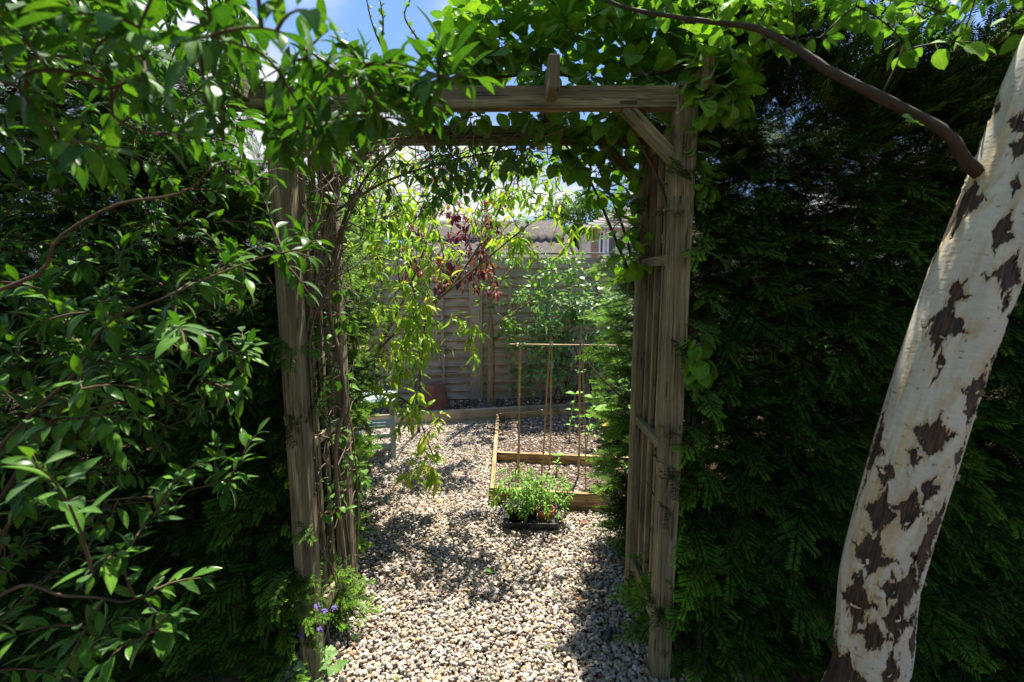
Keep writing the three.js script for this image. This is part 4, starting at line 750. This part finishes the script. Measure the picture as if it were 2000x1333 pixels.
seedling('sunflower seedling standing behind the tallest cane', V(0.545, soilY, -4.25), 0.42, 0.05, 401, 1);
seedling('sunflower seedling with the broad leaf pairs, beside the thin slanting cane', V(0.66, soilY, -3.95), 0.46, 0.06, 402, 1.1);
seedling('young sunflower plant growing in front of the cross board near the rock', V(0.88, soilY, -3.42), 0.09, 0.0, 403, 0.7);
seedling('small seedling growing beside the tray plants in front of the cross board', V(0.34, soilY, -3.38), 0.16, 0.01, 404, 0.6);
// chard at the hedge side of the bed
{
  const t = thing('chard_plant', 'broad leaved chard plant at the hedge side of the raised bed', 'plant', [1.08, soilY, -4.2]), R = rng(405);
  for (let i = 0; i < 11; i++) { const a = i * 2.4, H = 0.25 + R() * 0.28, e = V(Math.cos(a) * 0.12, H, Math.sin(a) * 0.12); part(t, 'stalk', tube([V(0, -0.02, 0), e.clone().multiplyScalar(0.5).add(V(0, 0.04, 0)), e], 0.007, 0.004, 6, 8), stemGreen); const m = part(t, 'leaf', G.heart[i % 3], M.seedling.list[i % 3]); leafMatrix(e, V(Math.cos(a), 0.35, Math.sin(a)), V(0, 1, 0.2), 0.2, 0.9).decompose(m.position, m.quaternion, m.scale); }
}
// stones in the bed
{
  const a = thing('rock', 'squarish tan rock lying on the soil by the cross board', 'rock', [0.80, soilY + 0.022, -3.36]); part(a, 'stone', new RoundedBoxGeometry(0.095, 0.07, 0.07, 3, 0.016), std({ map: soilTex, color: lin(3.4, 3.3, 2.9), roughness: 0.95, bumpMap: soilTex, bumpScale: 0.006 }), [0, 0, 0], [0.1, 0.25, 0.08]);
  const b = thing('stone', 'small grey stone lying beside the tan rock', 'stone', [0.70, soilY + 0.012, -3.40]); part(b, 'stone', pebbles[2], std({ color: lin(0.30, 0.31, 0.33), roughness: 0.9 })).scale.setScalar(0.03);
  const c = thing('stone', 'flat pale stone lying in front of the tan rock', 'stone', [0.85, soilY + 0.004, -3.20]); const m = part(c, 'stone', pebbles[1], std({ color: lin(0.45, 0.40, 0.32), roughness: 0.9 })); m.scale.set(0.05, 0.03, 0.04);
}
// loose leaves and scraps
function loose(name, label, category, p, d, n, s, geo, mat) { const m = new THREE.Mesh(geo, mat); m.name = numbered(name); leafMatrix(V(...p), V(...d), V(...n), s).decompose(m.position, m.quaternion, m.scale); m.userData = { label, category }; scene.add(m); }
const yl = new THREE.MeshPhysicalMaterial({ color: lin(0.62, 0.38, 0.05), roughness: 0.95, transmission: 0.3, thickness: 0, side: THREE.DoubleSide });
loose('fallen_leaf', 'yellow leaf lying on the soil below the hedge', 'leaf', [1.0, soilY + 0.04, -4.55], [-0.8, 0.3, 0.5], [0, 1, 0.6], 0.14, G.heart[1], yl);
loose('fallen_leaf', 'orange brown leaf lying on the sunny gravel', 'leaf', [0.31, 0.028, -2.05], [0.8, 0.1, 0.3], [0, 1, 0.2], 0.05, G.ovate[1], std({ color: lin(0.38, 0.16, 0.05), side: THREE.DoubleSide }));
loose('fallen_leaf', 'small green leaf lying flat on the middle of the gravel', 'leaf', [-0.13, 0.03, -2.28], [0.5, 0, 0.6], [0, 1, 0], 0.04, G.heart[0], M.vine.list[0]);
loose('fallen_leaf', 'dark red leaf lying on the gravel below the bed', 'leaf', [0.42, 0.03, -2.75], [0.9, 0.1, 0.2], [0, 1, 0.2], 0.07, G.ovate[2], M.plum.list[2]);
loose('fallen_leaf', 'red peach leaf lying on the gravel under the drooping branch', 'leaf', [-0.56, 0.03, -3.2], [0.2, 0.1, 0.8], [0, 1, 0.2], 0.06, G.lance[2], M.plum.list[0]);
loose('fallen_leaf', 'yellow leaf lying on the gravel by the stool', 'leaf', [-0.53, 0.03, -3.05], [0.5, 0.05, 0.2], [0, 1, 0.1], 0.05, G.ovate[0], yl);
{
  const R = rng(7), mk = (label, x, z, s) => { const g = new THREE.PlaneGeometry(1, 0.7, 12, 8), p = g.attributes.position; for (let i = 0; i < p.count; i++) p.setZ(i, 0.35 * (fbm(p.getX(i) * 3 + x * 9 + 30, p.getY(i) * 3 + 30, 2, 3))); g.rotateX(-Math.PI / 2); g.scale(s, s, s); g.computeVertexNormals(); const m = new THREE.Mesh(g, std({ color: lin(0.012, 0.012, 0.014), roughness: 0.45, side: THREE.DoubleSide })); m.name = numbered('plastic_scrap'); m.position.set(x, 0.02, z); m.rotation.y = 0.4; m.userData = { label, category: 'scrap' }; scene.add(m); };
  mk('crumpled black plastic scrap on the gravel near the tray', -0.265, -2.87, 0.085); mk('crumpled black plastic scrap at the foot of the yew hedge', 0.42, -1.82, 0.07);
}
{
  const t = new THREE.Mesh(tube([V(0.02, 0.03, -1.72), V(0.12, 0.04, -1.75), V(0.25, 0.03, -1.73), V(0.36, 0.035, -1.78)], 0.0018, 0.0012, 5, 20), stemBrown); t.name = 'twig'; t.userData = { label: 'thin bent twig lying on the gravel near the hedge foot', category: 'twig' }; scene.add(t);
}
{
  const R = rng(888), gr = new THREE.Group(), lots = [[], [], []]; gr.name = 'leaf_litter'; gr.userData = { kind: 'stuff', label: 'scattered dry leaf scraps and tiny weeds on the gravel', category: 'leaf litter' }; scene.add(gr);
  for (let i = 0; i < 420; i++) { const e = R() < 0.5, x = e ? (R() < 0.5 ? -0.75 + R() * 0.3 : 0.3 + R() * 0.3) : -1.1 + R() * 1.6, z = -1.5 - R() * (x > -0.1 ? 1.3 : 3.2); lots[i % 3].push(leafMatrix(V(x, 0.02 + R() * 0.008, z), V(R() - 0.5, 0.1, R() - 0.5), V(R() - 0.5, 1, R() - 0.5), 0.012 + R() * 0.022)); }
  lots.forEach((l, k) => { const im = new THREE.InstancedMesh(G.ovate[k], M.vine.white, l.length); im.name = 'scraps'; im.userData.kind = 'stuff'; l.forEach((m, i) => { im.setMatrixAt(i, m); im.setColorAt(i, lin(...[[0.30, 0.17, 0.07], [0.20, 0.11, 0.06], [0.14, 0.22, 0.04], [0.24, 0.05, 0.05], [0.34, 0.26, 0.12]][Math.floor(R() * 5)])); }); gr.add(im); });
}
// terracotta pot below the fence
{
  const t = thing('flower_pot', 'upturned dusky terracotta pot standing in the border below the fence', 'pot', [-0.86, 0.085, -5.08]), m = std({ map: texture(128, 128, (x, y) => { const n = fbm(x / 20, y / 20, 3, 4), s = 0.7 + 0.5 * n; return [0.44 * s, 0.29 * s, 0.24 * s]; }), roughness: 0.9 });
  part(t, 'body', new THREE.LatheGeometry([[0.0, 0.31], [0.10, 0.31], [0.105, 0.30], [0.145, 0.08], [0.15, 0.075]].map((p) => new THREE.Vector2(...p)), 36), m);
  part(t, 'rim', new THREE.LatheGeometry([[0.149, 0.08], [0.165, 0.078], [0.172, 0.005], [0.16, 0.0], [0.15, 0.005]].map((p) => new THREE.Vector2(...p)), 36), m);
}
// painted stool
{
  const t = thing('garden_stool', 'pale grey green painted wooden stool half hidden by the peach leaves', 'stool', [-1.22, 0.0, -4.0], 0.25), m = std({ map: texture(128, 256, (x, y) => { const n = fbm(x / 8, y / 60, 3, 4), k = sstep(0.62, 0.7, fbm(x / 14, y / 22, 8, 4)); return [mix(0.62, 0.50, k) * (0.85 + 0.3 * n), mix(0.69, 0.47, k) * (0.85 + 0.3 * n), mix(0.68, 0.40, k) * (0.85 + 0.3 * n)]; }), roughness: 0.7 });
  for (const x of [-0.15, 0.15]) for (const z of [-0.14, 0.14]) part(t, 'leg', plank(0.045, 0.50, 0.045, 0.004), m, [x, 0.25, z]);
  for (const z of [-0.14, 0.14]) part(t, 'stretcher', plank(0.255, 0.045, 0.022), m, [0, 0.11, z]);
  for (const x of [-0.15, 0.15]) { part(t, 'stretcher', plank(0.022, 0.045, 0.235), m, [x, 0.16, 0]); part(t, 'apron', plank(0.022, 0.06, 0.235), m, [x, 0.465, 0]); }
  for (let k = 0; k < 4; k++) part(t, 'seat_slat', plank(0.40, 0.022, 0.088, 0.004), m, [0, 0.512, -0.147 + k * 0.098]);
  part(t, 'shelf', plank(0.25, 0.018, 0.22, 0.003), m, [0, 0.27, 0], [0.0, 0, 0]);
}
// purple flowers by the post
{
  const t = thing('purple_flower_plant', 'wiry stemmed plant with small purple flower heads at the arch post', 'flower', [-0.735, 0.0, -1.60]), R = rng(501), pm = new THREE.MeshPhysicalMaterial({ color: lin(0.14, 0.10, 0.34), roughness: 0.95, transmission: 0.3, thickness: 0, side: THREE.DoubleSide });
  for (const [x, y, z] of [[0.005, 0.335, 0.01], [0.035, 0.325, 0.02], [0.065, 0.32, 0.0], [-0.045, 0.25, 0.05], [0.02, 0.255, 0.03]]) {
    part(t, 'stem', tube([V(-0.01, 0, 0.03), V(x * 0.4, y * 0.6, z + 0.02), V(x, y, z)], 0.0016, 0.001, 5, 12), stemGreen);
    const fl = new THREE.Group(); fl.name = 'flower_head'; fl.position.set(x, y, z); t.add(fl);
    for (let k = 0; k < 12; k++) { const a = k * 2.4, D = V(Math.cos(a), -0.4 + R() * 1.2, Math.sin(a)); const m = part(fl, 'petal', G.ovate[k % 3], pm); leafMatrix(V(0, (R() - 0.5) * 0.012, 0), D, V(0, 1, 0.2), 0.011 + R() * 0.005, 1.5).decompose(m.position, m.quaternion, m.scale); }
  }
  for (let k = 0; k < 26; k++) { const a = R() * 6.28, r = 0.02 + R() * 0.06, m = part(t, 'leaf', G.lobed[k % 2], M.currant.list[k % 3]); leafMatrix(V(Math.cos(a) * r, 0.02 + R() * 0.14, Math.sin(a) * r + 0.02), V(Math.cos(a), 0.4, Math.sin(a)), V(0, 1, 0.5), 0.03 + R() * 0.02).decompose(m.position, m.quaternion, m.scale); }
}
//#END

//#SECTION far
// ------------------------------------------------------------------ beyond the fence
{
  // thatched cottage: long roof with a hipped end and a scalloped block ridge
  const t = thing('thatched_cottage', 'old cottage with a grey thatched roof and scalloped ridge beyond the fence', 'house'), z0 = -22;
  const thatch = std({ map: texture(256, 512, (x, y) => { const n = fbm(x / 3, y / 30, 3, 4), m = fbm(x / 60, y / 50, 8, 4), s = 0.6 + 0.55 * n + 0.25 * (m - 0.5); return [0.41 * s, 0.37 * s, 0.34 * s]; }), roughness: 1 }); thatch.bumpMap = thatch.map; thatch.bumpScale = 0.05;
  const ridgeY = 4.1, eaveY = 1.6, rx0 = -4.5, rx1 = 2.15, rd = 3.6, hip = 1.15;
  const sheet = (name, a, b, c, d, nu = 40, nv = 24, puff = 0.12) => { const pos = [], uv = [], idx = []; for (let j = 0; j <= nv; j++) for (let i = 0; i <= nu; i++) { const p = a.clone().lerp(b, i / nu).lerp(d.clone().lerp(c, i / nu), j / nv); p.y += puff * (Math.sin(j / nv * Math.PI) + 0.8 * (fbm(p.x * 0.9 + 30, p.z * 2 + 30, 2, 3) - 0.5)); pos.push(p.x, p.y, p.z); uv.push(i / nu * a.distanceTo(b) / 2, j / nv * 2); } for (let j = 0; j < nv; j++) for (let i = 0; i < nu; i++) { const q = j * (nu + 1) + i, r = q + nu + 1; idx.push(q, q + 1, r, r, q + 1, r + 1); } const g = new THREE.BufferGeometry(); g.setAttribute('position', new THREE.Float32BufferAttribute(pos, 3)); g.setAttribute('uv', new THREE.Float32BufferAttribute(uv, 2)); g.setIndex(idx); g.computeVertexNormals(); return g; };
  const A = V(rx0, eaveY, z0 + rd), B = V(rx1 + hip, eaveY, z0 + rd), C = V(rx1, ridgeY, z0), D = V(rx0, ridgeY, z0), E2 = V(rx1 + hip, eaveY, z0 - rd), F2 = V(rx0, eaveY, z0 - rd);
  const dm = std({ map: thatch.map, bumpMap: thatch.map, bumpScale: 0.05, roughness: 1, side: THREE.DoubleSide });
  const roof = part(t, 'roof', mergeGeometries([sheet('f', A, B, C, D, 60), sheet('s', B, E2, C.clone(), C.clone(), 24), sheet('b', E2, F2, D, C, 40)]), dm);
  // scalloped ridge block, raised
  const rp = [], ri = [], ru = [], n = 260, th = 0.16; for (let i = 0; i <= n; i++) { const x = mix(rx0, rx1 + 0.12, i / n), dip = 0.95 + 0.10 * Math.abs(Math.sin(x * 8.5)), k = dip / (ridgeY - eaveY), f = (s) => V(x, mix(ridgeY, eaveY, k * s) + th + 0.10 * Math.sin(s * 2.4) , z0 + rd * k * s); for (let s = 0; s <= 5; s++) { const p = f(s / 5); rp.push(p.x, p.y, p.z); ru.push(x / 2, s / 5); } const q = f(1); rp.push(q.x, q.y - 0.24, q.z - 0.05); ru.push(x / 2, 1.2); }
  for (let i = 0; i < n; i++) for (let s = 0; s < 6; s++) { const a = i * 7 + s, b = a + 7; ri.push(a, a + 1, b, b, a + 1, b + 1); }
  const rg = new THREE.BufferGeometry(); rg.setAttribute('position', new THREE.Float32BufferAttribute(rp, 3)); rg.setAttribute('uv', new THREE.Float32BufferAttribute(ru, 2)); rg.setIndex(ri); rg.computeVertexNormals(); part(roof, 'ridge', rg, dm);
  part(t, 'wall', new THREE.BoxGeometry(6.9, 1.9, 6.2), std({ color: lin(0.55, 0.48, 0.36), roughness: 0.95 }), [-0.75, 0.93, z0]);
}
{
  const t = thing('brick_house', 'pale rendered two storey house with brick corner and tiled roof', 'house', [0, 0, 0]);
  const render = std({ map: texture(128, 128, (x, y) => { const n = fbm(x / 8, y / 8, 2, 4), s = 0.9 + 0.2 * n; return [0.84 * s, 0.80 * s, 0.72 * s]; }), roughness: 0.95 }), brick = std({ map: texture(256, 256, (x, y) => { const r = Math.floor(y / 12), bx = (x + (r % 2) * 16) % 32, j = y % 12 < 2 || bx < 2, n = hash3(Math.floor((x + (r % 2) * 16) / 32), r, 3); return j ? [0.62, 0.58, 0.52] : [0.58 + 0.14 * n, 0.46 + 0.1 * n, 0.34 + 0.08 * n]; }), roughness: 0.95 });
  const tile = std({ color: lin(0.20, 0.17, 0.16), roughness: 0.9 }), white = std({ color: lin(0.78, 0.78, 0.76), roughness: 0.5 }), glass = new THREE.MeshPhysicalMaterial({ color: lin(0.03, 0.04, 0.05), roughness: 0.05, metalness: 0 });
  const z = -26, wx0 = 4.45, y1 = 4.35;
  part(t, 'wall', new THREE.BoxGeometry(9, y1, 7), render, [wx0 + 4.5, y1 / 2 - 0.01, z - 3.5]);
  part(t, 'brick_corner', new THREE.BoxGeometry(0.34, y1 - 0.02, 0.5), brick, [wx0 + 0.13, y1 / 2 - 0.03, z - 0.21]);
  part(t, 'fascia', new THREE.BoxGeometry(9.8, 0.14, 0.06), white, [wx0 + 4.4, y1 - 0.01, z + 0.42]);
  const mkw = (x, w) => { const f = part(t, 'window', new THREE.BoxGeometry(w, 1.15, 0.08), glass, [x, 3.55, z + 0.02]); part(f, 'frame', new THREE.BoxGeometry(0.09, 1.31, 0.14), white, [-w / 2, 0, 0.03]); part(f, 'frame', new THREE.BoxGeometry(0.09, 1.31, 0.14), white, [w / 2, 0, 0.03]); part(f, 'frame', new THREE.BoxGeometry(w - 0.1, 0.09, 0.14), white, [0, 0.6, 0.028]); part(f, 'sill', new THREE.BoxGeometry(w + 0.2, 0.08, 0.22), white, [0, -0.63, 0.06]); };
  mkw(4.92, 0.22); mkw(5.5, 0.46); mkw(7.4, 1.2);
  const roof = new THREE.Group(); roof.name = 'roof'; t.add(roof); const rows = 14, sl = 3.6; roof.position.set(wx0 + 4.3, y1 - 0.05, z + 0.5); roof.rotation.x = -0.62 + Math.PI;
  roof.rotation.x = 0; for (let k = 0; k < rows; k++) { const q = k / rows, m = part(roof, 'tile_course', new THREE.BoxGeometry(9.8 - q * 4.4, 0.05, sl / rows * 1.35), tile, [q * 2.2, 0.1 + q * sl * 0.58, -q * sl * 0.82 - 0.12]); m.rotation.x = 0.52; }
}
function farTree(label, x, z, H, rad, seed, squash = 1, clumps = 190) {
  const t = thing('background_tree', label, 'tree', [0, 0, 0], 0, 'trees beyond the fence'), R = rng(seed), leaves = [], nodes = [], c = V(x, H - rad * squash, z);
  part(t, 'trunk', tube([V(x, -0.05, z), V(x + 0.2, H * 0.3, z), c], rad * 0.07, rad * 0.03, 8, 12), barkMat);
  const br = []; for (let i = 0; i < 26; i++) { const a = R() * 6.28, y = R() * 2 - 1, r = Math.sqrt(1 - y * y) * rad * 0.75; br.push(tube([c.clone().add(V(0, -rad * 0.5, 0)), c.clone().add(V(Math.cos(a) * r * 0.5, y * rad * 0.3 * squash, Math.sin(a) * r * 0.5)), c.clone().add(V(Math.cos(a) * r, y * rad * 0.75 * squash, Math.sin(a) * r))], rad * 0.02, rad * 0.005, 5, 8)); }
  part(t, 'limbs', mergeGeometries(br), barkMat).userData.kind = 'stuff';
  for (let i = 0; i < clumps; i++) {   // clumps
    const y = R() * 2 - 1, a = R() * 6.28, k = Math.pow(R(), 0.4) * (0.8 + 0.35 * vnoise(Math.cos(a) * 2 + 9, y * 2 + 9, seed)), rr = Math.sqrt(1 - y * y) * rad * k, q = c.clone().add(V(Math.cos(a) * rr, y * rad * squash * k, Math.sin(a) * rr)), s = rad * (0.10 + 0.1 * R());
    for (let j = 0; j < 46; j++) { const d = V(R() - 0.5, R() - 0.5, R() - 0.5).normalize().multiplyScalar(s * Math.pow(R(), 0.5)); d.y *= 0.75; leaves.push({ m: leafMatrix(q.clone().add(d), V(R() - 0.5, R() * 0.6 - 0.5, R() - 0.5), V(R() - 0.5, 1, R() - 0.5), 0.13 + 0.1 * R()), s: 0.15 }); }
  }
  foliage(t, G.birch, M.tree, leaves, 0, 'leaf', 'crown');
}
farTree('big rounded green tree rising behind the thatched cottage', 4.3, -34, 8.1, 3.2, 601, 1.15, 420);
farTree('spreading tree added unseen behind the camera to shade the birch and hedges', -0.2, 4.5, 6.4, 3.3, 604, 0.97);  // out-of-view occluder, added to cut sky light on the near foliage
farTree('broad green tree behind the peach leaves, beyond the fence', -9, -30, 7.2, 3.6, 602);
farTree('green tree behind the yew hedge, beyond the rendered house', 17, -40, 8.5, 4.0, 603);
//#END
scene.traverse((o) => { if (o.isMesh) { o.castShadow = true; o.receiveShadow = true; } });
renderer.render(scene, camera);
